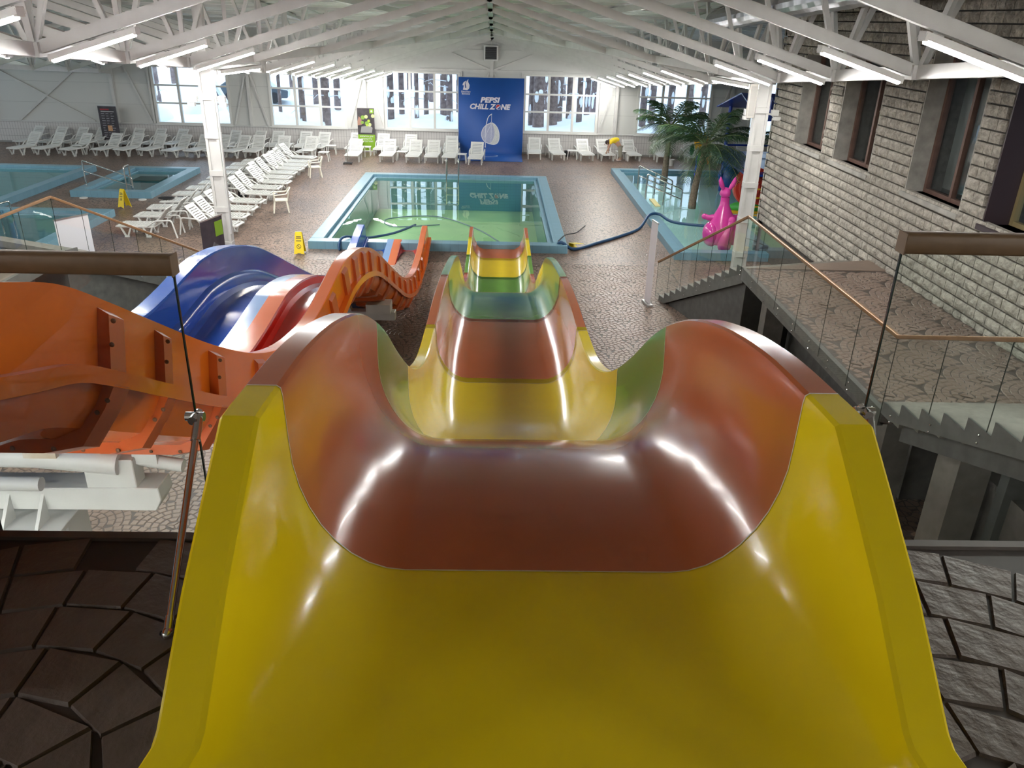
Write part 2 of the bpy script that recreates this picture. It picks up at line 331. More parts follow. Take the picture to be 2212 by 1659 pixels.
# ---- far wall with windows, tiles, bracing
TILE = gridmat('wall_tile', (.62,.61,.60), (.36,.35,.35), .137, .335, 'xz', .3, .008)
PANEL = gridmat('sandwich_panel', (.60,.61,.59), (.44,.45,.44), 60, 1.0, 'xz', .5, .008, bump=.15)
WIN = [-17.25, -11.42, -5.6, 1.48, 7.32, 13.16]; WW, WZ0, WZ1 = 3.75, 1.12, 3.88
def far_wall():
    mb = MB(); xs = [-30]+[v for x in WIN for v in (x, x+WW)]+[20]
    for i in range(0, len(xs), 2): mb.box(xs[i], xs[i+1], YW, YW+.22, 1.06, 7.5)
    for x in WIN: mb.box(x, x+WW, YW, YW+.22, WZ1, 7.5); mb.box(x, x+WW, YW, YW+.22, 1.06, WZ0)
    wl = struct(mb.build('wall_far', PANEL))
    MB().box(-30, 20, YW-.05, YW+.22, 0, 1.06).build('tile_band', TILE, wl)
    MB().box(-30, 20, YW-.1, YW-.04, 1.05, 1.10).build('ledge', WHITE, wl)
    MB().box(-30, 20, YW-.09, YW-.05, 0, .09).build('skirting', mat('grey_tile', (.3,.3,.29), .4), wl)
    fr = mat('window_white', (.66,.66,.63), .4)
    words = ['leftmost', 'second from left', 'third from left, beside the blue banner', 'fourth from left, right of the blue banner', 'fifth from left, behind the palms', 'rightmost, by the stone corner']
    for k, x in enumerate(WIN):
        wn = struct(bpy.data.objects.new('window_%d' % (k+1), None)); col.objects.link(wn); wn.location = (x, YW, WZ0)
        f = MB()
        f.box(-.06, WW+.06, -.06, .1, -.05, .05).box(-.06, WW+.06, -.06, .1, WZ1-WZ0-.07, WZ1-WZ0+.02)
        f.box(-.06, .07, -.06, .1, .05, WZ1-WZ0-.07).box(WW-.07, WW+.06, -.06, .1, .05, WZ1-WZ0-.07)
        f.build('window_frame', fr, wn)
        MB().box(-.1, WW+.1, -.16, -.02, -.09, -.05).build('window_sill', fr, wn)
        h = WZ1-WZ0
        for i in (1, 2): MB().box(WW*i/3-.06, WW*i/3+.06, -.045, .09, .05, h-.07).build('mullion', fr, wn)
        for j, zz in enumerate((.98, 1.83)):
            for i in range(3): MB().box(WW*i/3+.06+(.01 if i == 0 else 0), WW*(i+1)/3-.06-(.01 if i == 2 else 0), -.035, .08, zz-.04, zz+.04).build('transom', fr, wn)
        zs = [.05, .94, 1.02, 1.79, 1.87, h-.07]
        for j in range(3):
            for i in range(3):
                MB().box(WW*i/3+.065, WW*(i+1)/3-.065, .02, .028, zs[2*j], zs[2*j+1]).build('pane', PANE, wn)
    # steel bracing on the wall
    n = 0
    def trim(a, b, wd=.1, d=.1):
        nonlocal n; n += 1
        a = (a[0], YW-.08, a[1]); b = (b[0], YW-.08, b[1])
        struct(MB().bar(a, b, d, wd, up=(0,0,1) if abs(a[0]-b[0]) > .01 else (0,1,0)).build('trim_%d' % n, STEEL))
    for x in (-25.4, -19.25, -12.45, -6.62, 6.2, 12.1): trim((x, 1.1), (x, 4.2 if abs(x) > 15 else 3.9), .2, .16)
    for x in (-12.45, -6.62, 6.2, 12.1):
        trim((x-.08, 3.7), (x-.85, 1.12), .09, .07)
        if x < 5: trim((x+.08, 3.7), (x+.85, 1.12), .09, .07)
    trim((-18.6, 3.9), (-17.5, 1.12), .09, .07)
    trim((-25.2, 3.7), (-20.4, 1.12), .1, .07); trim((-20.6, 3.9), (-24.2, 1.12), .1, .06)
    trim((XM, 3.4), (XM, 4.6), .2, .16); trim((XM-3.6, 4.02), (XM+3.6, 4.02), .1, .1)
    trim((XM, 4.02), (XM-2.2, 4.86), .09, .09); trim((XM, 4.02), (XM+2.2, 4.86), .09, .09)
    trim((XM-.1, 3.95), (XM-.5, 3.3), .09, .08); trim((XM+.1, 3.95), (XM+.5, 3.3), .09, .08)
    for x in WIN[2:4]: trim((x-.12, WZ0), (x-.12, 4.0), .12, .08); trim((x+WW+.12, WZ0), (x+WW+.12, 4.0), .12, .08)
    trim((-17.4, WZ0), (-17.4, 4), .12, .08)
far_wall()
# ---- side and rear walls, ceiling
def left_wall():
    ys = [(2+6*k, 6+6*k) for k in range(7)]; mb = MB(); e = [-5]+[v for p in ys for v in p]+[YW+.2]
    for i in range(0, len(e), 2): mb.box(-30.2, -30, e[i], e[i+1], 0, 9.6)
    for a, b in ys: mb.box(-30.2, -30, a, b, 0, 1.1).box(-30.2, -30, a, b, 3.9, 9.6)
    w_ = struct(mb.build('wall_left', WHITE))
    for k, (a, b) in enumerate(ys):  # unseen windows, added so daylight brightens the left side of the hall
        wn = bpy.data.objects.new('window_%d' % (k+11), None); col.objects.link(wn); wn.location = (-30, a, 1.1); struct(wn); f = MB()
        for i in range(4): f.box(-.12, .02, (b-a)*i/3-.05, (b-a)*i/3+.05, 0, 2.8)
        for z in (0, .95, 1.85, 2.8): f.box(-.11, .01, 0, b-a, z-.04, z+.04)
        f.build('window_frame', WHITE, wn)
        for i in range(3): MB().box(-.07, -.06, (b-a)*i/3+.05, (b-a)*(i+1)/3-.05, .04, 2.76).build('pane', PANE, wn)
left_wall()
struct(MB().box(-30, 8.4, -5.2, -5, 0, 9.6).build('wall_rear', mat('rear_wall', (.4,.39,.37), .7, var=.1)))
struct(MB().box(20, 20.2, 24.6, YW+.2, 0, 8).build('wall_right_far', WHITE))
def ceiling():
    CE = mat('ceiling_sheet', (.66,.66,.63), .55, var=.05, scale=1)
    c = bpy.data.objects.new('ceiling', None); col.objects.link(c); struct(c)
    SEAM = mat('seam_white', (.86,.86,.84), .4)
    y = -5.0
    sl = .0775
    while y < YW:
        y2 = min(y+1.0, YW+.1)
        for xa, xb in ((-30, -18.5), (-18.4, -6.6), (-6.5, -.25), (-.15, 6.1), (6.2, 20)):
            if xb > 8.2 and y2 < 24.6: xb = 8.3
            mb = MB(); z1, z2 = ZC(y), ZC(y2)
            mb.add([(xa, y, z1), (xb, y, z1), (xb, y2-.004, z2), (xa, y2-.004, z2), (xa, y, z1+.06), (xb, y, z1+.06), (xb, y2-.004, z2+.06), (xa, y2-.004, z2+.06)], [(0,3,2,1),(4,5,6,7),(0,1,5,4),(2,3,7,6),(1,2,6,5),(3,0,4,7)])
            mb.build('ceiling_panel', CE, c)
            if -19 < xa < 7: MB().box(xa+.05, xb-.05, y2-.022, y2+.014, z2-.012, z2+.01).build('seam_strip', SEAM, c)
        y = y2
    MB().add([(-30, -5, ZC(-5)+.07), (20, -5, ZC(-5)+.07), (20, YW+.2, ZC(YW+.2)+.07), (-30, YW+.2, ZC(YW+.2)+.07)], [(0,1,2,3)]).build('roof_deck', SEAM, c)
ceiling()
# ================================================================== roof steel and lamps
FRAMES = [-2.35+2.95*k for k in range(16)]
FIXT = mat('lamp_housing', (.78,.78,.76), .4)
TUBE = emis('fluorescent_glow', (1.0,.975,.93), TUBE_STRENGTH)
def lamp(a, b, label, grp='fluorescent ceiling lamps'):
    """housing fixed under a chord from a to b, two glowing tubes behind a diffuser below"""
    a = Vector(a); b = Vector(b); t = thing('fluorescent_lamp', label, 'lamp', a, 0, grp); d = b-a
    u = d.normalized(); dn = Vector((0,0,-.06)); sv = u.cross(Vector((0,0,1))).normalized()*.085
    h = MB(); h.bar((0,0,0), d, .17, .02); h.bar(sv+Vector((0,0,-.04)), sv+d+Vector((0,0,-.04)), .012, .06); h.bar(-sv+Vector((0,0,-.04)), -sv+d+Vector((0,0,-.04)), .012, .06); h.build('housing', FIXT, t)
    m = MB(); p0, p1 = dn+u*.04, dn+d-u*.04; s1 = sv.normalized()*.055; s2 = s1*.6; z1 = Vector((0,0,.03)); z2 = Vector((0,0,-.05))
    m.v = [tuple(v) for v in (p0-s1+z1, p0-s2+z2, p0+s2+z2, p0+s1+z1, p1-s1+z1, p1-s2+z2, p1+s2+z2, p1+s1+z1)]; m.f = [(0,1,5,4), (1,2,6,5), (2,3,7,6)]; m.mi = [0]*3
    m.build('diffuser', TUBE, t)
    for p in (Vector((0,0,0)), d): MB().cbox(tuple(p+Vector((0,0,-.04))+(u*.02 if p.length < .01 else -u*.02)), (.04,.16,.1)).build('end_cap', FIXT, t)
    return t
sd = lambda k: ORD[k]
for k, y in enumerate(FRAMES):
    zb, zc = ZB(y), ZC(y)-.02
    near = k == 0
    t = thing('roof_truss', 'white steel roof truss, %s from the far wall' % sd(len(FRAMES)-1-k), 'truss', (XM, y, zb), 0, 'roof trusses')
    L = lambda p: (p[0]-XM, p[1]-y, p[2]-zb)
    def chord(a, b, nm='chord', wd=.13, h=.17): return MB().bar(L(a), L(b), wd, h).build(nm, STEEL, t)
    top = zc-.12
    chord((XL, y, zb), (XM+.05, y, top)); chord((XR, y, zb), (XM-.05, y, top))
    chord((XL, y, zb), (-12.9, y, top)); chord((-19.25, y, zb), (-12.9, y, top))
    chord((-19.25, y, zb), (-25.6, y, top))
    if y > 24.6: chord((XR, y, zb), (12.5, y, top))
    chord((XL-1.5, y, top+.1), (XR+1.5, y, top+.1), 'top_chord', .09, .1); chord((-21, y, top+.1), (XL-1.5, y, top+.1), 'top_chord', .09, .1)
    for X in (XL, XR, -19.25):
        for dx, dy in ((-.75, 0), (-.2, .7), (.25, -.7), (.8, 0)):
            MB().bar(L((X+dx*.06, y+dy*.06, zb+.06)), L((X+dx, y+dy, zc+dy*-.0775)), .085, .085).build('strut', STEEL, t)
        MB().cbox(L((X, y, zb)), (.26,.26,.2)).build('node', STEEL, t)
    # lamps under the chords
    sl = (top-zb)/(XM-XL); n2 = sd(len(FRAMES)-1-k)
    dzl = -.14
    if True:
        pa = (XL+.22, y, zb+.22*sl+dzl); pb = (XL+1.5, y, zb+1.5*sl+dzl)
        if abs(y-21.25) > .2: lamp(pa, pb, 'glowing fluorescent lamp left of the ridge, %s from the far wall' % n2)
        pa = (XR-.22, y, zb+.22*sl+dzl); pb = (XR-1.5, y, zb+1.5*sl+dzl)
        if abs(y-21.25) > .2: lamp(pb, pa, 'glowing fluorescent lamp right of the ridge, %s from the far wall' % n2)
        if 20 < y < 34: lamp((-22.6, y, zb+3.35*sl+dzl), (-21.3, y, zb+2.05*sl+dzl), 'added fluorescent lamp beyond the left frame edge, %s from the far wall' % n2)  # out of view, added to brighten the far left wall
        if y < 23: lamp((-17.6, y, zb+1.65*sl+dzl), (-19.0, y, zb+.25*sl+dzl), 'added fluorescent lamp of the far left aisle, %s from the far wall' % n2)  # added off-view lamps that lift the dim left aisle
        lamp((XL-1.5, y, zb+1.5*sl+dzl), (XL-.35, y, zb+.35*sl+dzl), 'fluorescent lamp facing the left aisle, %s from the far wall' % n2)
# longitudinal beams along the two column lines and the aisle
for X, nm in ((XL, 'left'), (XR, 'right'), (-19.25, 'far left aisle')):
    t = thing('eave_beam', 'white steel beam running along the %s' % {'left': 'left column line', 'right': 'right column line', 'far left aisle': 'far left aisle'}[nm], 'beam', (X, 0, 0), 0)
    ys = [-5]+[y for y in FRAMES]+[YW]
    for a, b in zip(ys[:-1], ys[1:]): MB().bar((0, a, ZB(a)), (0, b, ZB(b)), .15, .19).build('beam_segment', STEEL, t)
t = thing('ridge_beam', 'grey-green steel beam along the roof ridge', 'beam', (XM, 0, 0))
MB().bar((0, -5, ZC(-5)-.1), (0, YW, ZC(YW)-.1), .16, .12).build('flange', mat('ridge_steel', (.5,.56,.52), .45), t)
MB().bar((0, -5, ZC(-5)-.03), (0, YW, ZC(YW)-.03), .05, .1).build('web', MATS['ridge_steel'], t)
for X, nm in ((-7.55, 'left'), (6.75, 'right')):
    t = thing('purlin', 'perforated white roof purlin above the %s struts' % nm, 'purlin', (X, 0, 0))
    MB().bar((0, -5, ZC(-5)-.1), (0, YW, ZC(YW)-.1), .14, .12).build('rail', STEEL, t)
# columns with battens, cross braces from the column heads
CY = 19.6
for X, nm in ((XL-.05, 'left, among the sun loungers'), (XR+.07, 'right, beside the kids pool')):
    t = thing('hall_column', 'tall white steel column on the %s' % nm, 'column', (X, CY, 0))
    mb = MB()
    for s in (-1, 1): mb.box(s*.13-.03, s*.13+.03, -.11, .11, 0, ZB(CY))
    mb.box(-.1, .1, -.07, .07, 0, ZB(CY)); mb.build('shaft', STEEL, t)
    z = .3
    while z < ZB(CY)-.2: MB().box(-.165, .165, -.12, .12, z, z+.13).build('batten', STEEL, t, bevel=.004); z += .86
    MB().box(-.25, .25, -.25, .25, 0, .03).build('base_plate', STEEL, t); MB().box(-.2, .2, -.2, .2, ZB(CY)-.12, ZB(CY)).build('head', STEEL, t)
    MB().box(-.1, .1, -.1, .1, ZB(CY), ZC(CY)).build('upper_shaft', STEEL, t)
    for s in (-1, 1):
        f = MB().cbox((s*.32, -.05, 4.62), (.16,.12,.13)).cbox((s*.36, -.12, 4.5), (.16,.1,.08)); f.build('floodlight', mat('floodlight_grey', (.55,.55,.53), .4), t)
        MB().bar((0, 0, 4.6), (s*.3, -.04, 4.58), .04, .04).build('arm', STEEL, t)
    if 'left' in nm: MB().tube([(.17, -.1, 5.1), (.2, -.1, 4.3), (.19, -.1, 3.1), (.17, -.1, 1.5)], .02, 6).build('cable', WHITE, t)
t = thing('cross_brace', 'four-armed white brace crossing under the far ridge', 'brace', (XM, 37.6, ZC(37.6)-.15))
for X in (XL, XR):
    for z, h, w_ in ((ZB(CY)+.03, .2, .14), (ZC(CY)-.15, .17, .12)): MB().bar((0,0,0), (X-XM, CY-37.6, z-ZC(37.6)+.15), w_, h).build('arm', STEEL, t)
for X, s, nm in ((XL, 1, 'left'), (XR, -1, 'right')):
    P = Vector((X, CY, ZB(CY))); Q = Vector((XM, 37.6, ZC(37.6)-.15)); d = (Q-P).normalized(); e = Vector((-d.x, d.y, d.z))
    lamp(P+d*.35+Vector((0,0,-.16)), P+d*2.0+Vector((0,0,-.16)), 'fluorescent lamp under the brace at the %s column head' % nm)
    if s > 0: lamp(P+e*2.0+Vector((0,0,-.16)), P+e*.35+Vector((0,0,-.16)), 'fluorescent lamp on the aisle side of the left column head')
# spiral duct, heater
t = thing('spiral_duct', 'silver spiral air duct hanging under the roof at the right', 'duct', (6.0, 0, 0))
D1 = mat('galvanised', (.42,.43,.45), .32, 1, var=.1, scale=8)
P = [Vector((0, y, 6.52+(24-y)*.056+.02)) for y in (24.0, 4.0)]
m = MB(); m.tube([P[0].lerp(P[1], i/60) for i in range(61)], [.27+(.012 if i % 2 else 0) for i in range(61)], 18); m.build('pipe', D1, t)
MB().tube([P[0]+Vector((0,.02,0)), P[0]+Vector((0,.04,0))], .25, 18).build('end_grille', BLACK, t)
for y in (22.5, 19.5, 16.5, 13.5): MB().tube([(0, y, 6.52+(24-y)*.056+.27), (0, y, ZC(y))], .012, 5).build('hanger', mat('hanger_dark', (.1,.1,.1), .5), t)
t = thing('air_heater', 'white louvred air heater high on the gable wall', 'heater', (XM-.05, YW-.25, 4.5))
MB().box(-.36, .36, -.28, .06, 0, .72).build('casing', WHITE, t, bevel=.02)
MB().box(-.28, .28, -.285, -.27, .07, .65).build('opening', BLACK, t)
for i in range(7): MB().bar((-.27, -.3, .1+i*.085), (.27, -.3, .1+i*.085), .05, .012, up=(0,.5,1)).build('louvre', mat('louvre_grey', (.12,.13,.14), .4), t)
MB().bar((0, .02, .72), (0, .1, .95), .05, .05).build('bracket', STEEL, t)
# unseen lamps added under the deck to light the slide supports
for k, x in enumerate((-5.2, -3.4, -1.6)): lamp((x, 1.9, DZ-.30), (x+1.3, 1.9, DZ-.30), 'added fluorescent lamp under the upper deck at left, %s from left' % ORD[k])
# ================================================================== stone wall on the right
def stone_wall():
    X = 8.2; Y0, Y1, Z1 = -5, 24.6, 9.4
    OP = [(20.55, 22.6, 3.54, 5.9), (17.75, 19.82, 3.54, 6.0), (13.95, 16.02, 3.54, 6.3), (9.9, 13.2, 3.54, 7.4)]
    core = mat('mortar_core', (.085,.078,.07), .9, var=.25, scale=9)
    mb = MB(); ys = sorted({Y0, Y1}|{v for o in OP for v in o[:2]}); zs = sorted({0, Z1}|{v for o in OP for v in o[2:]})
    for i in range(len(ys)-1):
        for j in range(len(zs)-1):
            cy, cz = (ys[i]+ys[i+1])/2, (zs[j]+zs[j+1])/2
            if any(o[0] < cy < o[1] and o[2] < cz < o[3] for o in OP): continue
            mb.box(X+.07, X+.75, ys[i], ys[i+1], zs[j], zs[j+1])
    wl = struct(mb.build('wall_right', core))
    struct(MB().box(X+.07, 20, 24.3, 24.6, 0, Z1).build('wall_right_return', core))
    # split-faced blocks: a few rough meshes shared by all
    SB = bpy.data.materials.new('split_stone'); SB.use_nodes = True; n = SB.node_tree.nodes; l = SB.node_tree.links; b = n['Principled BSDF']; b.inputs['Roughness'].default_value = .85
    oi = n.new('ShaderNodeObjectInfo'); tc = n.new('ShaderNodeTexCoord'); ge = n.new('ShaderNodeNewGeometry')
    ns = n.new('ShaderNodeTexNoise'); ns.inputs['Scale'].default_value = 9; ns.inputs['Detail'].default_value = 8; ns.inputs['Roughness'].default_value = .7; l.new(ge.outputs['Position'], ns.inputs['Vector'])
    cr = n.new('ShaderNodeValToRGB'); cr.color_ramp.elements[0].color = (.20,.182,.155,1); cr.color_ramp.elements[1].color = (.56,.525,.46,1); cr.color_ramp.elements[0].position = .3; cr.color_ramp.elements[1].position = .72
    l.new(ns.outputs['Fac'], cr.inputs[0]); hs = n.new('ShaderNodeHueSaturation'); mr = n.new('ShaderNodeMapRange'); mr.inputs['To Min'].default_value = .75; mr.inputs['To Max'].default_value = 1.25
    l.new(ge.outputs['Random Per Island'], mr.inputs['Value']); l.new(mr.outputs[0], hs.inputs['Value']); l.new(cr.outputs[0], hs.inputs['Color']); l.new(hs.outputs[0], b.inputs['Base Color'])
    n3 = n.new('ShaderNodeTexNoise'); n3.inputs['Scale'].default_value = 30; n3.inputs['Detail'].default_value = 8; l.new(ge.outputs['Position'], n3.inputs['Vector'])
    bp = n.new('ShaderNodeBump'); bp.inputs['Strength'].default_value = .9; bp.inputs['Distance'].default_value = .025; l.new(n3.outputs['Fac'], bp.inputs['Height']); l.new(bp.outputs[0], b.inputs['Normal'])
    rnd = random.Random(3)
    def block(w_, h, seed):
        r = random.Random(seed); V = []; nx, nz = 5, 3
        for j in range(nz+1):
            for i in range(nx+1):
                e = i in (0, nx) or j in (0, nz)
                V.append((-(.012 if e else .045+r.uniform(-.028, .022)), (i/nx-.5)*w_, (j/nz-.5)*h))
        Fc = [(j*(nx+1)+i, (j+1)*(nx+1)+i, (j+1)*(nx+1)+i+1, j*(nx+1)+i+1) for j in range(nz) for i in range(nx)]
        k = len(V); cs = [0, nx, (nz+1)*(nx+1)-1, nz*(nx+1)]
        V += [(.09, V[c][1], V[c][2]) for c in cs]
        rim = [[i for i in range(nx+1)], [j*(nx+1)+nx for j in range(nz+1)], [nz*(nx+1)+i for i in range(nx, -1, -1)], [j*(nx+1) for j in range(nz, -1, -1)]]
        for a in range(4): Fc.append(tuple(rim[a])+(k+(a+1) % 4, k+a))
        return V, Fc
    H = .2; WD = [.26, .33, .4, .47]; protos = {}
    for wi, w_ in enumerate(WD):
        for v in range(4):
            V, Fc = block(w_-.02, H-.028, wi*9+v); me = bpy.data.meshes.new('stone_block'); me.from_pydata(V, [], Fc)
            bm = bmesh.new(); bm.from_mesh(me); bmesh.ops.recalc_face_normals(bm, faces=bm.faces); bm.to_mesh(me); bm.free(); me.materials.append(SB); protos[(wi, v)] = (me, V, Fc)
    blocks = []; row = 0; z = 0
    while z+H < Z1-1:
        y = Y1-(row % 2)*.13
        cz = z+H/2
        while y > 5.2:
            wi = rnd.randrange(4); w_ = WD[wi]; cy = y-w_/2; sc_ = 1
            lim = None
            for o in OP:
                if o[2] < cz < o[3] and cy-w_/2 < o[1] and cy+w_/2 > o[0]: lim = o
            if lim:
                rem = y-lim[1]
                if rem > .12: blocks.append((y-rem/2, cz, wi, rnd.randrange(4), rem/w_))
                y = lim[0]; continue
            blocks.append((cy, cz, wi, rnd.randrange(4), 1)); y -= w_
        row += 1; z += H
    vis = [q for q in blocks if q[1] > .9]
    vis.sort(key=lambda q: (0 if LZ < q[1] < 5.4 and q[0] > 9.4 else 100)+((8.2**2+q[0]**2)**.5))
    for cy, cz, wi, v, s in vis[:300]: link('stone_block', protos[(wi, v)][0], wl, (X, cy, cz), 0, (1, s, 1))
    V, Fc = [], []
    for cy, cz, wi, v, s in vis[300:]:
        b0 = len(V); _, pv, pf = protos[(wi, v)]
        V += [(X+p[0], cy+p[1]*s, cz+p[2]) for p in pv]; Fc += [tuple(i+b0 for i in f) for f in pf]
    me = bpy.data.meshes.new('stone_facing'); me.from_pydata(V, [], Fc); me.materials.append(SB)
    bm = bmesh.new(); bm.from_mesh(me); bmesh.ops.recalc_face_normals(bm, faces=bm.faces); bm.to_mesh(me); bm.free()
    tag(link('stone_facing', me, wl), kind='stuff')
    # return face of the corner (towards the kids pool)
    V, Fc = [], []; z = 0; row = 0
    while z+H < 7:
        x = X-.04
        for q in range(6):
            wi = (q+row) % 4; w_ = WD[wi]; _, pv, pf = protos[(wi, row % 4)]; b0 = len(V)
            V += [(x+w_/2+p[1], Y1-p[0], z+H/2+p[2]) for p in pv]; Fc += [tuple(i+b0 for i in f) for f in pf]; x += w_
        z += H; row += 1
    me = bpy.data.meshes.new('corner_facing'); me.from_pydata(V, [], Fc); me.materials.append(SB)
    bm = bmesh.new(); bm.from_mesh(me); bmesh.ops.recalc_face_normals(bm, faces=bm.faces); bm.to_mesh(me); bm.free()
    tag(link('corner_facing', me, wl), kind='stuff')
    # windows in deep plastered reveals
    plaster = mat('reveal_plaster', (.36,.35,.32), .85, var=.22, scale=4, bump=.4, bscale=9)
    wood = mat('brown_frame', (.15,.085,.065), .5, var=.15); dark = mat('aubergine_trim', (.045,.028,.034), .45)
    inner = mat('room_dark', (.30,.31,.29), .8)
    for k, (a, c, z0, z1) in enumerate(OP):
        dk = k == 3
        wn = bpy.data.objects.new('window_%d' % (k+7), None); col.objects.link(wn); wn.location = (X, 0, 0); struct(wn)
        pm = dark if dk else plaster; d = .42 if not dk else .5
        MB().box(-.0, d, c-.03, c+.002, z0, z1).build('reveal', pm, wn); MB().box(-.0, d, a-.002, a+.03, z0, z1).build('reveal', pm, wn)
        MB().box(0, d, a, c, z1-.03, z1).build('reveal', pm, wn)
        s = MB(); s.box(-.07, d, a-.06, c+.06, z0-.1, z0); s.build('window_sill', pm, wn, bevel=.01)
        f = MB(); fw = .08
        for y in (a+.03+fw/2, (a+c)/2, c-.03-fw/2): f.box(d-.06, d+.04, y-fw/2, y+fw/2, z0, z1-.03)
        for z in (z0+fw/2, z1-.03-fw/2): f.box(d-.055, d+.035, a+.03, c-.03, z-fw/2, z+fw/2)
        f.build('window_frame', mat('gilt_frame', (.3,.24,.12), .4) if dk else wood, wn)
        for y0, y1 in ((a+.03+fw, (a+c)/2-fw/2), ((a+c)/2+fw/2, c-.03-fw)): MB().box(d, d+.01, y0, y1, z0+fw, z1-.03-fw).build('pane', PANE, wn)
    rm = struct(MB().box(X+.76, X+.8+3, 5, 24.2, 2.6, 2.7).box(X+3.6, X+3.7, 5, 24.2, 2.6, 9).build('wall_inner_room', inner))
stone_wall()
# ================================================================== water slides
def frames_of(P):
    """tangents/normals of a (y, z) polyline"""
    out = []
    for i, p in enumerate(P):
        t = (P[min(i+1, len(P)-1)]-P[max(i-1, 0)]).normalized(); out.append((t, Vector((-t.y, t.x))))
    return out
def arc(cx, cy, r, a0, a1, n): return [(cx+r*math.cos(R(a0+(a1-a0)*i/n)), cy+r*math.sin(R(a0+(a1-a0)*i/n))) for i in range(n+1)]
GEL = {}
for nm, c in (('yellow', (.78,.60,.008)), ('red', (.47,.125,.042)), ('green', (.125,.30,.04)), ('blue', (.018,.085,.40)), ('crimson', (.50,.045,.03)), ('orange', (.74,.155,.012)), ('salmon', (.62,.17,.075)), ('skyblue', (.22,.36,.62))):
    GEL[nm] = mat('gelcoat_'+nm, c, .17, var=.03, scale=3, coat=.08, spec=.38)
def sweep(prof_fn, path, X, closed=True):
    """sweep a profile of (x, n) pairs along path of (y, z); returns an MB"""
    mb = MB(); fr = frames_of(path) if not isinstance(path[0], tuple) else None; k = None
    for i, (p, (t, nn)) in enumerate(path if fr is None else zip(path, fr)):
        pr = prof_fn(i); k = len(pr)
        for x, n in pr: q = p+nn*n; mb.v.append((X+x, q.x, q.y))
    m = len(path)
    for i in range(m-1):
        for j in range(k if closed else k-1):
            a = i*k+j; b = i*k+(j+1) % k; mb.f.append((a, b, b+k, a+k))
    if closed: mb.f.append(tuple(range(k))); mb.f.append(tuple(range((m-1)*k, m*k)))
    mb.mi = [0]*len(mb.f); return mb.smooth()
def main_slide():
    X = .158; D = .615
    rim = [(2.10,5.52),(2.50,5.485),(3.0,5.39),(3.57,5.215),(4.2,4.91),(4.9,4.46),(5.6,4.06),(6.33,3.75),(7.1,3.55),(8.0,3.47),(9.2,3.42),(10.42,3.30),(12.0,3.06),(13.0,2.86),(13.83,2.62),(15,2.10),(16.4,1.42),(17.7,.95),(19.0,.73),(20.7,.70),(22.5,.72),(23.95,.72)]
    S = spline(rim, 8); fr = frames_of(S); base = [p-nn*D for p, (t, nn) in zip(S, fr)]
    path = list(zip(base, fr)); ys = [p.x for p in S]
    def profile(d, flare=0, lean=0):
        flare += .008
        L = [(-.86-flare, d-.075), (-.86-flare, d-.008), (-.852-flare, d), (-.768-flare, d), (-.756-flare, d-.008), (-.752-flare, d-.03)]
        h = d*.72; L += [(-.42-.325*math.cos(R(a))-flare*(1-a/90), h-h*math.sin(R(a))) for a in (0, 10, 20, 30, 40, 50, 60, 70, 80, 90)]
        inn = L+[(-x, n) for x, n in reversed(L)]
        t = .02; o = [(.42+(.325+t)*math.cos(R(a))+flare*(1-a/90), h-(h+t)*math.sin(R(a))) for a in (0, 30, 60, 90)]
        out = [(.845+flare, d-.075), (.845+flare, d-.016), (.778+flare, d-.016)]+o
        return inn+out+[(-x, n) for x, n in reversed(out)]
    root = thing('wave_slide', 'wide wave slide striped yellow, red and green, running from the camera to the pool', 'slide', (X, 1.2, DZ))
    cuts = [('yellow', 0, 2.10), ('red', 2.10, 3.92), ('green', 3.92, 5.32), ('yellow', 5.32, 8.0), ('red', 8.0, 10.42), ('green', 10.42, 14.1), ('yellow', 14.1, 16.3), ('red', 16.3, 19.0), ('green', 19.0, 20.7), ('yellow', 20.7, 22.5), ('red', 22.5, 24.5)]
    for c, a, b in cuts[1:]:
        ii = [i for i, y in enumerate(ys) if a-1e-4 <= y <= b+1e-4]; lo, hi = ii[0], min(ii[-1]+1, len(path)-1) if c != 'red' or b < 24 else ii[-1]
        seg = path[lo:hi+1]
        mb = sweep(lambda i: profile(D), seg, 0); mb.v = [(x, y-1.2, z-DZ) for x, y, z in mb.v]
        o = mb.build('slide_section', GEL[c], root, angle=30); o['label'] = '%s fibreglass slide section' % c
    SEAM_ = mat('pale_seam', (.62,.55,.34), .5)
    for c, a, b in cuts[1:]:
        i = min(range(len(ys)), key=lambda q: abs(ys[q]-a)); p, (tt, nn) = path[i]; pr_ = profile(D); h_ = pr_[1:len(pr_)]; k = (len(pr_)-14)//2*2
        inn = pr_[1:31]; mb = MB()
        for s in (-.003, .003):
            for x, n in inn: q = p+tt*s+nn*(n+.0018); mb.v.append((x*(1-.0015), q.x-1.2, q.y-DZ))
        m_ = len(inn); mb.f = [(j, j+1, j+1+m_, j+m_) for j in range(m_-1)]; mb.mi = [0]*len(mb.f); mb.build('joint_seam', SEAM_, root)
    # entry: flat floor, side wings rising from the deck
    ent = [(.5, 4.905, .09, .3), (1.0, 4.905, .10, .11), (1.15, 4.905, .12, .045), (1.24, 4.905, .165, .004), (1.27, 4.905, .185, 0), (1.5, 4.905, .375, 0), (1.70, 4.905, .51, 0), (1.875, 4.905, .622, 0), (1.885, 4.905, .627, 0), (1.98, 4.91, .618, 0)]
    segs = [((Vector((y, z)), (Vector((1, 0)), Vector((0, 1)))), d, f) for y, z, d, f in ent]+[(path[0], D, 0)]
    pr = [profile(d, f) for _, d, f in segs]
    mb = sweep(lambda i: pr[i], [s[0] for s in segs], 0); mb.v = [(x, y-1.2, z-DZ) for x, y, z in mb.v]
    o = mb.build('entry_section', GEL['yellow'], root, angle=22); o['label'] = 'yellow entry section with rising side wings'
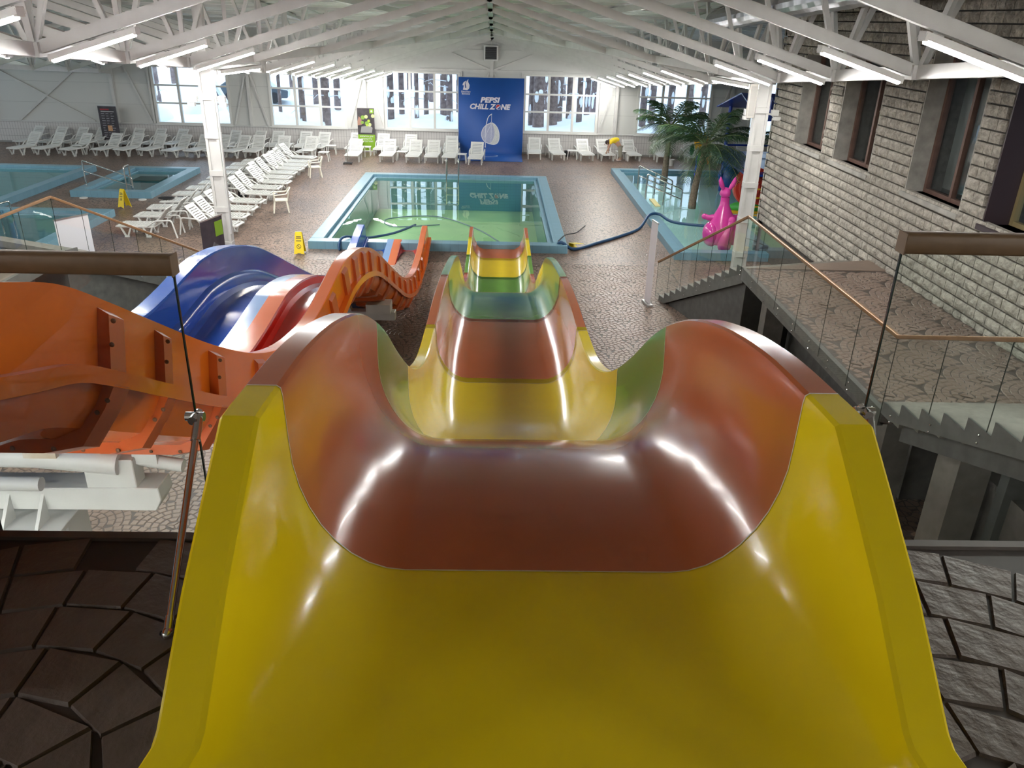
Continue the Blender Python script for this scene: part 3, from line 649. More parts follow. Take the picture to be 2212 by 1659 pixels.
    # steel legs under the run
    for y, zt in ((6.5, 2.9), (10.5, 2.5), (15.0, 1.3), (20.5, .12)):
        if zt > .5:
            g = MB().box(-.09, .09, y-.09-1.2, y+.09-1.2, -DZ, zt-DZ-.08).box(-.7, .7, y-.08-1.2, y+.08-1.2, zt-DZ-.1, zt-DZ+.02); g.build('support', STEEL, root)
    return S
MAIN = main_slide()
def double_slide():
    X = -3.05
    rim = [(1.6,5.78),(2.4,5.70),(3.16,5.47),(3.57,5.33),(4.01,5.09),(4.42,4.85),(5.33,4.33),(6.23,3.89),(6.98,3.62),(7.68,3.46),(8.5,3.36),(9.2,3.37),(10.0,3.43),(10.6,3.45),(11.6,3.33),(12.82,3.02),(14.0,2.55),(15.32,1.97),(17.05,1.24),(18.66,.74),(20.0,.48),(21.3,.42),(22.3,.48),(23.2,.62),(23.95,.72)]
    D = .68; S = spline(rim, 7); fr = frames_of(S); base = [p-nn*D for p, (t, nn) in zip(S, fr)]; path = list(zip(base, fr)); ys = [p.x for p in S]
    root = thing('double_slide', 'two-lane wave slide, blue and red lanes with an orange outer shell', 'slide', (X, 2.0, 3.0))
    off = lambda mb: setattr(mb, 'v', [(x, y-2, z-3) for x, y, z in mb.v]) or mb
    def part(prof, c, nm, a=0, b=99, ang=24):
        ii = [i for i, y in enumerate(ys) if a <= y <= b]
        return off(sweep(lambda i: prof, path[ii[0]:ii[-1]+1], 0)).build(nm, GEL[c], root, angle=ang)
    def shell(L, t=.015): return L+[(x, n-t) for x, n in reversed(L)]
    J = D-.40                      # height of the moulded step
    # (x, n) polylines, left to right
    part(shell([(-1.05, D-.1), (-1.05, D), (-.84, D), (-.82, D-.02), (-.80, J+.02), (-.77, J), (-.75, J-.03), (-.73, .2)]+[(-.55-.18*math.cos(R(a)), .18-.18*math.sin(R(a))) for a in (20, 45, 70, 90)]+[(-.33, 0)]+[(-.33+.16*math.sin(R(a)), .16-.16*math.cos(R(a))) for a in (20, 45, 70)]+[(-.165, .21), (-.15, .23)]), 'blue', 'blue_lane')['label'] = 'blue gelcoat lane of the slide'
    part(shell([(-.15, .232), (.04, .232)], .05), 'skyblue', 'lane_divider')['label'] = 'pale blue half of the lane divider'
    part(shell([(.04, .232), (.26, .232)], .05), 'salmon', 'lane_divider')['label'] = 'lit salmon half of the lane divider'  # salmon is the lane's red with the light on it painted in
    part(shell([(.26, .23), (.275, .21)]+[(.42-.16*math.sin(R(a)), .16-.16*math.cos(R(a))) for a in (70, 45, 20)]+[(.42, 0)]+[(.60+.18*math.cos(R(a)), .18-.18*math.sin(R(a))) for a in (90, 70, 45, 20)]+[(.79, .2), (.81, J-.03), (.83, J), (.87, J+.02), (.89, D-.02)]), 'crimson', 'red_lane')['label'] = 'crimson gelcoat lane of the slide'
    part(shell([(.89, D-.02), (.91, D), (1.05, D), (1.055, D-.01)], .02), 'salmon', 'rim')['label'] = 'lit salmon rim of the red lane'  # rim painted in the same lit tone of the red
    # outer shell with step and hull
    part([(1.055, D), (1.06, D), (1.09, J+.03), (1.15, J+.03), (1.155, J-.03), (1.12, J-.035), (1.09, .14), (1.02, .02), (.9, -.035), (.3, -.04), (.3, -.025), (.89, -.02), (1.01, .035), (1.075, .15), (1.085, J+.01), (1.05, D-.05)], 'orange', 'outer_shell', ang=30)['label'] = 'orange outer shell with moulded step'
    part(shell([(-1.05, D), (-1.10, J), (-1.12, .14), (-1.0, -.02), (.3, -.03)]), 'blue', 'hull')
    part([(1.10, J+.035), (1.165, J+.035), (1.175, J-.05), (1.16, J-.05), (1.15, J+.02), (1.10, J+.02)], 'orange', 'step_flange')
    # bolted joints across the shell
    DEEP = mat('gelcoat_deep_orange', (.52,.10,.015), .35)
    def rib(y, d, w_=.02):
        i = min(range(len(ys)), key=lambda q: abs(ys[q]-y)); p, (t, nn) = path[i]
        prof = [(1.065, D-.05), (1.07+d, D-.085), (1.10+d, J+.02), (1.09, J+.02)]
        prof2 = [(1.12, J-.03), (1.12+d, J-.04), (1.08+d, .12), (1.0+d*.7, -.03-d*.7), (.85, -.05-d), (.35, -.05-d), (.35, -.03), (.9, -.03), (1.02, .03), (1.09, .14)]
        for q, nm in ((prof, 'joint_flange'), (prof2, 'hull_flange')):
            mb = MB(); k = len(q)
            for s in (-w_, w_):
                for x, n in q: v = p+t*s+nn*n; mb.v.append((x, v.x-2, v.y-3))
            mb.f = [tuple(range(k)), tuple(reversed(range(k, 2*k)))]+[(a, (a+1) % k, (a+1) % k+k, a+k) for a in range(k)]; mb.mi = [0]*len(mb.f)
            fl = mb.build(nm, DEEP, root)
            if y < 6.2:
                for x, n in ([(1.12+d*.6, D-.12), (1.12+d*.6, D-.24)] if nm == 'joint_flange' else [(1.12+d*.5, J-.12), (1.1, .1), (.9, -.06-d*.4), (.7, -.06-d*.4), (.5, -.06-d*.4)]):
                    v = p-t*(w_+.006)+nn*n; MB().ell((x, v.x-2, v.y-3), (.014, .008, .014), 8, 4).build('bolt', mat('rusty_bolt', (.16,.07,.03), .6), fl)
        return root
    for y in (2.6, 3.97, 5.27, 7.4): rib(y, .055, .085)
    for y in (4.55,): rib(y, .05, .06)
    for y in (6.3, 8.5, 9.4, 10.3, 11.1, 11.9, 12.7, 13.6, 14.6, 15.6, 16.6, 17.6): rib(y, .03, .13)
    for y in (18.6, 19.6, 20.6, 21.6): rib(y, .03, .12)
    # white support frames below
    def sup(y, zt, x1=.75):
        t = bpy.data.objects.new('support_frame', None); col.objects.link(t); t.parent = root; t.location = (0, y-2, 0)
        z = zt-3
        MB().box(-1.6, x1, -.1, .1, z-.2, z-.03).build('box_beam', STEEL, t, bevel=.01)
        for x in (-.9, .1): MB().prism([(x-.3, z-.03), (x+.3, z-.03), (x+.22, z+.2), (x-.22, z+.2)], -.07, .07).build('saddle', STEEL, t)
        MB().box(-.62, -.36, -.13, .13, -3, z-.22).build('post', STEEL, t); MB().box(-.8, -.18, -.2, .2, z-.23, z-.2).build('head_plate', STEEL, t)
        for x in (-.66, -.32): MB().prism([(-.1, z-.2), (-.02, z-.2), (-.1, z-.42)], x-.01, x+.01, 'x').build('gusset', STEEL, t)
        MB().box(-.8, -.18, -.26, .26, -3, -2.97).build('foot_plate', STEEL, t)
        return t
    # near frame: box beam, stained brackets, pipe struts, post with gusseted head
    t = bpy.data.objects.new('support_frame', None); col.objects.link(t); t.parent = root; t.location = (0, 3.05, 0)
    STN = mat('stained_white', (.70,.67,.61), .5, c2=(.52,.40,.27), scale=5)
    MB().prism([(-1.9, .21), (.66, .21), (.71, .30), (.70, .40), (-1.9, .37)], -.16, .06).build('box_beam', STEEL, t, bevel=.006)
    MB().box(.2, .55, -.15, .0, .38, .62).build('saddle_block', STEEL, t, bevel=.006)
    P = MB(); P.tube([(-1.9, -.16, .55), (-1.2, -.17, .63), (-.6, -.17, .665), (-.1, -.16, .655), (.45, -.13, .585)], .085, 16); P.smooth().build('pipe_arm', STEEL, t, angle=40)
    P = MB(); P.tube([(.3, -.02, .61), (.58, -.04, .565), (.86, -.05, .525)], .048, 14); P.smooth().build('pipe_arm', STEEL, t, angle=40)
    P = MB(); P.tube([(-1.9, -.3, .50), (-.6, -.3, .515), (-.03, -.28, .50)], .05, 14); P.smooth().build('pipe_arm', mat('grey_pipe', (.5,.5,.49), .45), t, angle=40)
    MB().box(-1.2, .09, -.24, -.1, .72, .83).build('bracket', STN, t, bevel=.004); MB().box(-.12, .1, -.26, -.22, .69, .8).build('bracket_plate', STN, t)
    MB().box(.46, .86, -.12, .1, .70, .80).build('bracket', STEEL, t, bevel=.004); MB().box(.53, .70, -.10, -.06, .56, .72).build('bracket_plate', STEEL, t)
    MB().box(-.28, .03, -.2, .08, -3, .10).build('post', STEEL, t); MB().box(-.62, .04, -.34, .12, .10, .14).build('head_plate', STEEL, t, bevel=.004)
    for x in (-.36, -.12): MB().prism([(-.33, .14), (-.16, .14), (-.16, .34)], x-.012, x+.012, 'x').build('gusset', STEEL, t)
    MB().box(-.45, .2, -.35, .25, -3, -2.97).build('foot_plate', STEEL, t)
    sup(10.6, 2.58); t3 = sup(14.4, 1.42, 1.22)
    MB().box(.7, 1.15, -.25, .1, -1.6, -1.42).build('packing_block', STEEL, t3)
double_slide()
# ================================================================== glass balustrades and stairs
RAIL = mat('bronze_handrail', (.15,.092,.045), .5, .0, var=.1, scale=20)
RAILC = mat('copper_handrail', (.30,.17,.085), .35, .3, var=.1, scale=12)
EDGE = mat('glass_edge', (.015,.03,.025), .2)
GREY = MATS['steel_grey']
def oval_rail(path, wd, h, name, m, parent, n=14):
    mb = MB(); P = [Vector(p) for p in path]
    for i, p in enumerate(P):
        t = (P[min(i+1, len(P)-1)]-P[max(i-1, 0)]).normalized(); s = t.cross(Vector((0,0,1))).normalized(); u = s.cross(t)
        for j in range(n):
            a = 2*math.pi*j/n; c, d = math.cos(a), math.sin(a); k = .45
            mb.v.append(tuple(p+s*wd/2*math.copysign(abs(c)**k, c)+u*h/2*math.copysign(abs(d)**k, d)))
    for i in range(len(P)-1):
        for j in range(n): mb.f.append((i*n+j, i*n+(j+1) % n, (i+1)*n+(j+1) % n, (i+1)*n+j))
    mb.f.append(tuple(range(n))); mb.f.append(tuple(range((len(P)-1)*n, len(P)*n))); mb.mi = [0]*len(mb.f)
    return mb.smooth().build(name, m, parent, angle=50)
def deck_rail(side, x0, x1, y, zr, label):
    t = thing('glass_balustrade', label, 'balustrade', (x0, y, DZ)); s = 1 if x1 > x0 else -1; L = abs(x1-x0)
    oval_rail([(0, 0, zr-DZ), (s*L, 0, zr-DZ)], .062, .072, 'handrail', RAIL, t)
    MB().box(min(0, -s*.004), max(0, -s*.004), -.032, .032, zr-DZ-.036, zr-DZ+.036).build('end_cap', RAIL, t, bevel=.001)
    n = 3 if L > 2 else 1
    for i in range(n):
        a, b = s*(L*i/n+.004), s*(L*(i+1)/n-.004)
        MB().box(min(a, b), max(a, b), -.005, .005, -.32, zr-DZ-.03).build('glass_panel', GLASS, t)
        for q in (a, b): MB().box(q-.0025, q+.0025, -.0052, .0052, -.32, zr-DZ-.03).build('glass_edge', EDGE, t)
    for i in range(n):
        for dx in (.2, L/n-.2):
            for z in (-.1, -.22): MB().tube([(s*(L*i/n+dx), -.09, z), (s*(L*i/n+dx), .02, z)], .022, 10).build('standoff', CHROME, t)
    return t
lb = deck_rail(-1, -1.06, -1.88, 2.6, 5.725, 'glass balustrade with bronze handrail at the deck edge, left of the slide')
rb = deck_rail(1, 1.365, 5.0, 2.6, 5.85, 'glass balustrade with bronze handrail at the deck edge, right of the slide')
def stay(parent, x, z, foot, s):
    MB().tube([(0, -.05, z), (0, .02, z)], .017, 12).build('clamp', CHROME, parent)
    c = MB(); c.tube([(-.035, -.012, z), (.03, -.012, z)], .017, 12); c.build('clamp', CHROME, parent)
    a = Vector((.012, -.02, z)); b = Vector(foot)
    m = MB(); m.tube([a, a.lerp(b, .12)], .017, 12); m.tube([a.lerp(b, .1), a.lerp(b, .93)], .0125, 12); m.tube([a.lerp(b, .93), b], .016, 12); m.smooth().build('stay_rod', CHROME, parent, angle=40)
    m = MB(); m.ell(tuple(b), (.02, .024, .02), 10, 6); m.smooth().build('foot_pivot', CHROME, parent)
    MB().tube([b+Vector((-.021,-.004,.003)), b+Vector((-.018,-.004,.003))], .008, 8).build('pivot_hole', BLACK, parent)
stay(lb, 0, 5.165-DZ, (.06, -.63, .02), 1)
m = MB(); m.tube([(-.04, -.01, 5.225-DZ), (.035, -.01, 5.225-DZ)], .016, 12); m.build('clamp', CHROME, rb)
stay(rb, 0, 5.225-DZ, (-.06, -.6, .02), -1)
def flight(name, label, A, B, width, n, side, m, solid=True):
    """stepped flight: A top corner (x,y,z), B foot corner, visible saw-tooth stringer on the A-B line, treads to the given side"""
    A = Vector(A); B = Vector(B); t = thing(name, label, 'stairs', (B.x, B.y, B.z))
    run = Vector((A.x-B.x, A.y-B.y, 0)); L = run.length; u = run/L; v = Vector((-u.y, u.x, 0))*side; rise = A.z-B.z
    poly = [(0, 0)]
    for i in range(n): poly += [(L*i/n, rise*(i+1)/n), (L*(i+1)/n, rise*(i+1)/n)]
    poly += [(L, rise-.32), (.25, -.0)]
    mb = MB(); k = len(poly)
    for w_ in (0, .03):
        for a, z in poly: p = u*a+v*w_; mb.v.append((p.x, p.y, z))
    mb.f = [tuple(range(k)), tuple(reversed(range(k, 2*k)))]+[(i, (i+1) % k, (i+1) % k+k, i+k) for i in range(k)]; mb.mi = [0]*len(mb.f)
    mb.build('stringer', GREY, t)
    for i in range(n-1):
        q = MB(); a0, a1 = L*i/n, L*(i+1)/n; z = rise*(i+1)/n
        pts = [u*a0+v*.03, u*a1+v*.03, u*a1+v*width, u*a0+v*width]
        q.add([(p.x, p.y, z-rise/n) for p in pts]+[(p.x, p.y, z) for p in pts], [(0,1,2,3),(4,5,6,7),(0,1,5,4),(1,2,6,5),(2,3,7,6),(3,0,4,7)]); q.build('step', m, t)
    for i in range(0, n, 2):
        for dz in (.05, .14): p = u*(L*(i+.6)/n)-v*.008; MB().ell((p.x, p.y, rise*(i+1)/n-dz-.03), (.014,.014,.014), 8, 4).build('bolt', CHROME, t)
    q = MB(); pts = [u*.4+v*.1, u*L+v*.1, u*L+v*width, u*.4+v*width]
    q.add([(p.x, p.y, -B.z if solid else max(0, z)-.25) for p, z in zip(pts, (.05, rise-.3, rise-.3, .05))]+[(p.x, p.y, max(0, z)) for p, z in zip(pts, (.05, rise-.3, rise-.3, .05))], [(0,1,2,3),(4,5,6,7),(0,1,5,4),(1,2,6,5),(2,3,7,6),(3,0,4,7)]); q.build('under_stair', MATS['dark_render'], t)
    return t
ST = mat('stair_concrete', (.24,.225,.20), .6, var=.15, scale=6)
flight('stair_flight', 'lower stair flight with grey saw-tooth stringer right of the slide', (5.2, 15.95, LZ), (4.25, 19.45, 0), 3.0, 13, 1, ST)
flight('stair_flight', 'upper stair flight from the right landing to the deck', (5.12, 1.9, DZ), (5.12, 9.3, LZ), 3.0, 17, 1, ST, False)
flight('stair_flight', 'stair flight with saw-tooth stringer beyond the double slide at left', (-8.8, 16.3, LZ), (-7.35, 19.6, 0), 3.2, 13, -1, ST)
def stair_rail(name, label, pts, drop, npan, m):
    """handrail polyline over glass panels hanging below it"""
    o = Vector(pts[0]); t = thing(name, label, 'balustrade', (o.x, o.y, 0)); L = [Vector((p[0]-o.x, p[1]-o.y, p[2])) for p in pts]
    for a, b in zip(L[:-1], L[1:]):
        oval_rail([a, b], .05, .055, 'handrail', m, t, 10)
    for s, (a, b) in enumerate(zip(L[:-1], L[1:])):
        n = npan[s]; d0, d1 = drop[s]
        for i in range(n):
            p = a.lerp(b, i/n); q = a.lerp(b, (i+1)/n); dn = d0+(d1-d0)*i/n; dq = d0+(d1-d0)*(i+1)/n
            h = (q-p); side = Vector((-h.y, h.x, 0)).normalized()*.005; g = h.normalized()*.004
            vs = [p+g-side-Vector((0,0,dn)), q-g-side-Vector((0,0,dq)), q-g-side, p+g-side, p+g+side-Vector((0,0,dn)), q-g+side-Vector((0,0,dq)), q-g+side, p+g+side]
            MB().add(vs, [(0,1,2,3),(4,7,6,5),(0,4,5,1),(2,6,7,3),(0,3,7,4),(1,5,6,2)]).build('glass_panel', GLASS, t)
            MB().bar(p-Vector((0,0,dn)), p-Vector((0,0,.02)), .006, .011).build('glass_edge', EDGE, t)
    return t
stair_rail('stair_balustrade', 'glass balustrade with thin handrail along the right stairs and landing', [(4.22, 19.75, .93), (5.17, 16.05, 2.95), (5.14, 9.35, 2.95), (5.1, 1.9, 5.75)], [(1.0, 1.2), (1.2, 1.2), (1.2, 1.2)], (6, 6, 7), RAILC)
stair_rail('stair_balustrade', 'glass balustrade with copper handrail along the left stairs and landing', [(-7.24, 19.7, .93), (-9.0, 16.5, 2.95), (-9.0, 9.2, 2.95), (-9.0, 2.2, 5.75)], [(1.0, 1.2), (1.2, 1.2), (1.2, 1.2)], (6, 6, 7), RAILC)
# ================================================================== pools
PT = gridmat('pool_kerb_tile', (.155,.31,.40), (.13,.26,.34), .25, .25, 'xy', .3, .006, c2=(.17,.33,.43), bump=.1)
PTV = gridmat('pool_wall_tile', (.14,.30,.40), (.12,.25,.33), .25, .13, 'xz', .3, .006, bump=.1)
def basinmat(name, c, c2): return mat(name, c, .4, c2=c2, scale=.7)
B_MAIN = basinmat('basin_main', (.56,.70,.48), (.74,.82,.55)); B_KIDS = basinmat('basin_kids', (.60,.82,.80), (.74,.9,.88)); B_LEFT = basinmat('basin_left', (.48,.60,.52), (.55,.66,.58))
W_MAIN = glassy('water_main', (.70,.90,.74), 1.34, .0, bump=.06, bscale=1.6); W_KIDS = glassy('water_kids', (.82,.97,.96), 1.33, bump=.08, bscale=2.5); W_LEFT = glassy('water_left', (.68,.86,.80), 1.33, bump=.05, bscale=2)
def pool(key, label, basin, water, depth, h=.24, kw=.38, wz=.10, steps=True):
    x0, x1, y0, y1 = POOLS[key]; t = thing('pool', label, 'pool', (x0, y0, 0)); X, Y = x1-x0, y1-y0
    def ring(a, b, z0, z1, nm, m):
        for (p, q, r, s) in ((a, X-a, a, b), (a, X-a, Y-b, Y-a), (a, b, b, Y-b), (X-b, X-a, b, Y-b)): MB().box(p, q, r, s, z0, z1).build(nm, m, t, bevel=.012)
    ring(-.02, kw, -depth, h, 'kerb', PT)
    ring(kw, kw+.16, -depth, wz+.03, 'inner_ledge', PT)
    MB().box(kw, X-kw, kw, Y-kw, -depth-.1, -depth).build('basin_floor', basin, t)
    i = kw+.16
    for (p, q, r, s) in ((i, X-i, i, i+.02), (i, X-i, Y-i-.02, Y-i), (i, i+.02, i, Y-i), (X-i-.02, X-i, i, Y-i)): MB().box(p, q, r, s, -depth, wz-.02).build('basin_wall', PTV, t)
    if steps:
        for k in range(3): MB().box(X*.42, X*.72, i, i+.35*(3-k), -depth, -depth+.3*(k+1)).build('basin_step', basin, t)
    MB().add([(i, i, wz), (X-i, i, wz), (X-i, Y-i, wz), (i, Y-i, wz)], [(0,1,2,3)]).build('water', water, t)
    return t
pool('main', 'rectangular green-water pool in front of the blue banner', B_MAIN, W_MAIN, 1.2)
pool('kids', 'shallow turquoise kids pool with palms and play figures', B_KIDS, W_KIDS, .35, .24, .34, .11, False)
pool('small', 'small square plunge pool between the loungers and the left pool', B_LEFT, W_LEFT, .9)
pool('left', 'large pool at the far left edge', B_LEFT, W_LEFT, 1.1)
pool('near', 'pool seen through the left stair glass', B_LEFT, W_LEFT, 1.0)
def handrail_set(name, label, loc, rz, pts2, r=.028, dy=0, m=CHROME):
    t = thing(name, label, 'handrail', loc, rz)
    for p in pts2: q = MB(); q.tube(p, r, 10); q.smooth().build('rail_tube', m, t, angle=40)
    return t
def bend(P, r=.06, n=4):
    P = [Vector(p) for p in P]; out = [P[0]]
    for a, b, c in zip(P[:-2], P[1:-1], P[2:]):
        u = (a-b).normalized(); v = (c-b).normalized()
        for i in range(n+1):
            s = i/n; out.append((b+u*r)*(1-s)**2+2*b*s*(1-s)+(b+v*r)*s*s)
    out.append(P[-1]); return out
# ladder of the main pool
lad = []
for x in (0, .5): lad.append(bend([(x, .0, -.9), (x, 0, .95), (x, .42, .95), (x, .42, .24)], .12))
t = handrail_set('pool_ladder', 'steel ladder rails on the far side of the green pool', (-2.0, 34.1, .1), 0, lad)
for z in (-.2, -.5, -.8): MB().box(0, .5, -.05, .05, z, z+.03).build('rung', CHROME, t)
t = None
# rails of the kids pool
for k, (x, y) in enumerate(((5.85, 32.9), (5.85, 31.0))):
    P = [bend([(0, 0, .0), (0, 0, .95), (1.35, -.25, .42), (1.35, -.25, -.3)], .07), [(0, 0, .55), (1.35, -.25, .05)], [(.68, -.13, .68), (.68, -.13, -.2)]]
    handrail_set('entry_handrail', 'steel entry handrail of the kids pool, %s one' % ('farther' if k == 0 else 'nearer'), (x, y, .24), 0, P)
tag(MB().box(6.1, 6.3, 30.2, 31.5, .12, .16).build('pool_step_strip', mat('yellow_strip', (.8,.72,.35), .5)), 'pale yellow strip lying in the kids pool by the handrails', 'strip')
# small pool rail and post
handrail_set('entry_handrail', 'steel handrail at the left corner of the plunge pool', (-15.55, 31.2, .24), 0, [bend([(0, 0, -.2), (0, 0, .95), (1.9, -.35, .42), (1.9, -.35, -.3)], .07), [(0, .0, .55), (1.9, -.35, .1)]])
handrail_set('entry_handrail', 'upright steel grab post at the near edge of the plunge pool', (-13.75, 30.9, .1), 0, [bend([(0, -.35, .0), (0, -.35, 1.0), (0, .1, 1.0), (0, .1, -.2)], .1)])
handrail_set('entry_handrail', 'steel grab post in the pool behind the left stair glass', (-15.2, 25.2, .0), 0, [bend([(0, -.35, .0), (0, -.35, .9), (.1, .1, .9), (.1, .1, -.2)], .1)])
# floor lights set into the deck
for k, (x, y) in enumerate(((-15.2, 30.1), (-13.0, 30.0), (-13.4, 18.4))):
    m = MB(); m.lathe([(.14, 0), (.14, .03), (.10, .035)], 16); tag(m.build('floor_light', PLASTIC, loc=(x, y, .004)), 'round white floor fitting %s' % ['left under the plunge pool kerb', 'right under the plunge pool kerb', 'in front of the pool behind the stair glass'][k], 'floor fitting')
# dark hatch in the plunge pool
tag(MB().box(-14.6, -13.5, 33.0, 33.9, .115, .15).build('pool_mat', mat('dark_green_mat', (.02,.05,.045), .6)), 'dark square mat floating in the plunge pool', 'mat')
# hoses
HOSE = mat('blue_hose', (.02,.07,.16), .4); HOSEG = mat('grey_hose', (.12,.2,.22), .5)
def hose(label, P, r, m=HOSE, cat='hose'):
    S = []; P3 = [Vector(p) for p in P]
    for i in range(len(P3)-1):
        p0, p1, p2, p3 = P3[max(i-1, 0)], P3[i], P3[i+1], P3[min(i+2, len(P3)-1)]
        for j in range(6):
            u = j/6; S.append(.5*((2*p1)+(p2-p0)*u+(2*p0-5*p1+4*p2-p3)*u*u+(3*p1-p0-3*p2+p3)*u**3))
    S.append(P3[-1]); o = S[0].copy(); q = MB(); q.tube([p-o for p in S], r, 8)
    return tag(q.smooth().build('hose', m, loc=o), label, cat)
hose('thick blue hose crossing from the green pool to the kids pool', [(2.15, 24.3, .03), (2.0, 24.05, .22), (2.1, 23.9, .3), (2.5, 24.1, .05), (3.3, 24.9, .05), (4.3, 26.0, .05), (5.0, 27.0, .06), (5.45, 27.9, .30), (5.85, 28.1, .30), (6.3, 27.6, .14), (7.6, 27.2, .12), (9.2, 27.3, .12)], .05)
hose('short blue hose hooked over the near left corner of the green pool', [(-4.6, 23.55, .02), (-4.62, 23.65, .2), (-4.5, 24.0, .32), (-4.0, 24.6, .14), (-3.2, 25.3, .13), (-2.6, 26.5, .125)], .04)
hose('thin grey hose looping on the water of the green pool', [(.2, 24.5, .12), (-.6, 26.2, .125), (-2.0, 27.8, .125), (-3.6, 27.3, .125), (-3.3, 26.2, .125), (-1.8, 26.6, .125)], .022, HOSEG)
hose('black cable slanting off the right corner of the green pool', [(2.0, 24.2, .26), (2.3, 25.0, .27), (2.75, 26.2, .05), (3.15, 27.2, .05)], .018, BLACK, 'cable')
# ================================================================== loungers, tables, chairs
def make_lounger(slots=True):
    """foot at y=0, head towards +y, lying along +y; origin on the floor under the foot end"""
    t = thing('sun_lounger', '', 'sun lounger')
    W2 = .31
    # seat: frame plus slats with gaps
    f = MB()
    for s in (-1, 1): f.box(s*W2-.03, s*W2+.03, .06, 1.2, .30, .36)
    f.box(-W2-.01, W2+.01, 0, .1, .30, .345); f.box(-W2, W2, 1.13, 1.2, .30, .36); f.box(-.03, .03, .1, 1.13, .30, .335)
    f.build('seat_frame', PLASTIC, t, bevel=.012)
    for i in range(11): y = .14+i*.09; MB().box(-W2+.02, W2-.02, y, y+.055, .335, .362).build('seat_slat', PLASTIC, t)
    # backrest raised
    a = R(50); c, s_ = math.cos(a), math.sin(a); hinge = Vector((0, 1.18, .335))
    def B(x0, x1, l0, l1, n0, n1):
        vs = []
        for n in (n0, n1):
            for l_ in (l0, l1):
                for x in (x0, x1): vs.append((x, hinge.y+l_*c-n*s_, hinge.z+l_*s_+n*c))
        return vs, [(0,2,3,1),(4,5,7,6),(0,1,5,4),(2,6,7,3),(0,4,6,2),(1,3,7,5)]
    b = MB()
    for q in (-1, 1): b.add(*B(q*.27-.045, q*.27+.045, 0, .72, 0, .035))
    b.add(*B(-.225, .225, .58, .72, 0, .035)); b.add(*B(-.225, .225, 0, .08, 0, .035))
    b.build('back_frame', PLASTIC, t, bevel=.012)
    for i in range(6): y0 = .1+i*.08; MB().add(*B(-.23, .23, y0, y0+.056, .004, .03)).build('back_slat', PLASTIC, t)
    # legs: two V-shaped pairs, rear arms
    for y, d in ((.32, .16), (.98, .14)):
        for q in (-1, 1):
            g = MB(); g.bar((q*W2, y-d, .32), (q*W2, y-.03, .03), .045, .05, up=(1,0,0)); g.bar((q*W2, y+d, .32), (q*W2, y+.03, .03), .045, .05, up=(1,0,0)); g.box(q*W2-.024, q*W2+.024, y-.07, y+.07, 0, .045)
            g.build('leg', PLASTIC, t)
    for q in (-1, 1):
        g = MB(); g.tube(bend([(q*.34, .98, .34), (q*.36, 1.25, .52), (q*.36, 1.75, .55), (q*.34, 1.86, 0)], .08), .026, 8); g.smooth().build('arm', PLASTIC, t, angle=45)
    return t
LG = make_lounger(); used = [False]
def lounger(x, y, rz, label, grp):
    o = LG if not used[0] else copy_tree(LG)
    used[0] = True; o.location = (x, y, 0); o.rotation_euler.z = rz; o['label'] = label; o['group'] = grp; return o
def far_row(xs, y0, rzs, rowname, grp):
    xs = sorted(xs)
    for k, (x, y, rz) in enumerate([(v[0], v[1], v[2]) for v in xs]):
        lounger(x, y, rz, 'white sun lounger, %s from left in the %s' % (ORD[k], rowname), grp)
front = [(-22.6, 39.0), (-21.5, 39.1), (-20.2, 39.0), (-18.8, 39.2), (-17.8, 39.3), (-16.75, 39.4), (-15.55, 39.3), (-14.55, 39.4), (-13.62, 39.5), (-12.75, 39.5), (-11.75, 39.6), (-10.5, 39.6), (-9.3, 39.8), (-6.8, 39.1), (-5.2, 39.3), (-3.95, 39.3), (-3.05, 39.3), (-2.2, 39.3), (-.95, 39.05)]
back = [(-23.5, 41.2), (-22.3, 41.1), (-21.3, 41.1), (-20.4, 41.2), (-19.5, 41.3), (-18.5, 41.2), (-17.5, 41.3), (-16.4, 41.3), (-15.0, 41.3), (-13.7, 41.3), (-12.4, 41.35), (-11.25, 41.35), (-9.8, 41.35), (-8.95, 41.3), (-7.2, 41.3), (-5.75, 41.2), (-4.35, 41.2), (-2.3, 41.0)]
right = [(2.0, 41.1), (3.25, 41.0), (4.7, 41.0), (5.75, 41.1), (7.1, 41.2), (8.55, 41.1), (10.1, 41.0), (11.6, 41.0), (13.0, 41.1)]
jit = lambda v: [(x+random.uniform(-.04,.04), y, -(.42-.018*(x+23)) if x < -7 else (random.uniform(-.06,.06) if not .5 < x < 12 else random.choice([-.02, .03, .12, .16]))) for x, y in v]
def turned(v): return [(x, y, (.30 if x < -12 else .12 if x < -7.5 else .05)*-1+random.uniform(-.05,.05)) for x, y in v]
far_row(turned(front), 0, 0, 'front row before the far wall', 'loungers of the front row at the far wall')
far_row(turned(back), 0, 0, 'back row at the far wall', 'loungers of the back row at the far wall')
far_row([(x, y, random.choice([-.03, .04, .14])) for x, y in right], 0, 0, 'row right of the blue banner', 'loungers right of the banner')
# double row beside the left column, heads together
yy = 25.0; k = 0
midR = [25.25, 26.4, 27.5, 28.75, 30.1, 31.2, 32.3, 33.3, 34.3, 35.3, 36.2, 37.3, 38.3]
for k, y in enumerate(midR):
    lounger(-8.0-.03*k+random.uniform(-.1,.1), y+random.uniform(-.08,.08), R(84)+random.uniform(-.05,.05), 'white sun lounger facing the green pool, %s from the near end' % ORD[k], 'double row of loungers by the column, pool side')
midL = [25.0, 26.3, 27.45, 28.6, 29.7, 30.8, 31.9, 33.0, 34.1, 35.2, 36.2, 37.2]
for k, y in enumerate(midL):
    lounger(-11.75+.03*k+random.uniform(-.1,.1), y+random.uniform(-.08,.08), R(-86)+random.uniform(-.06,.06), 'white sun lounger facing the plunge pool, %s from the near end' % ORD[k], 'double row of loungers by the column, plunge pool side')
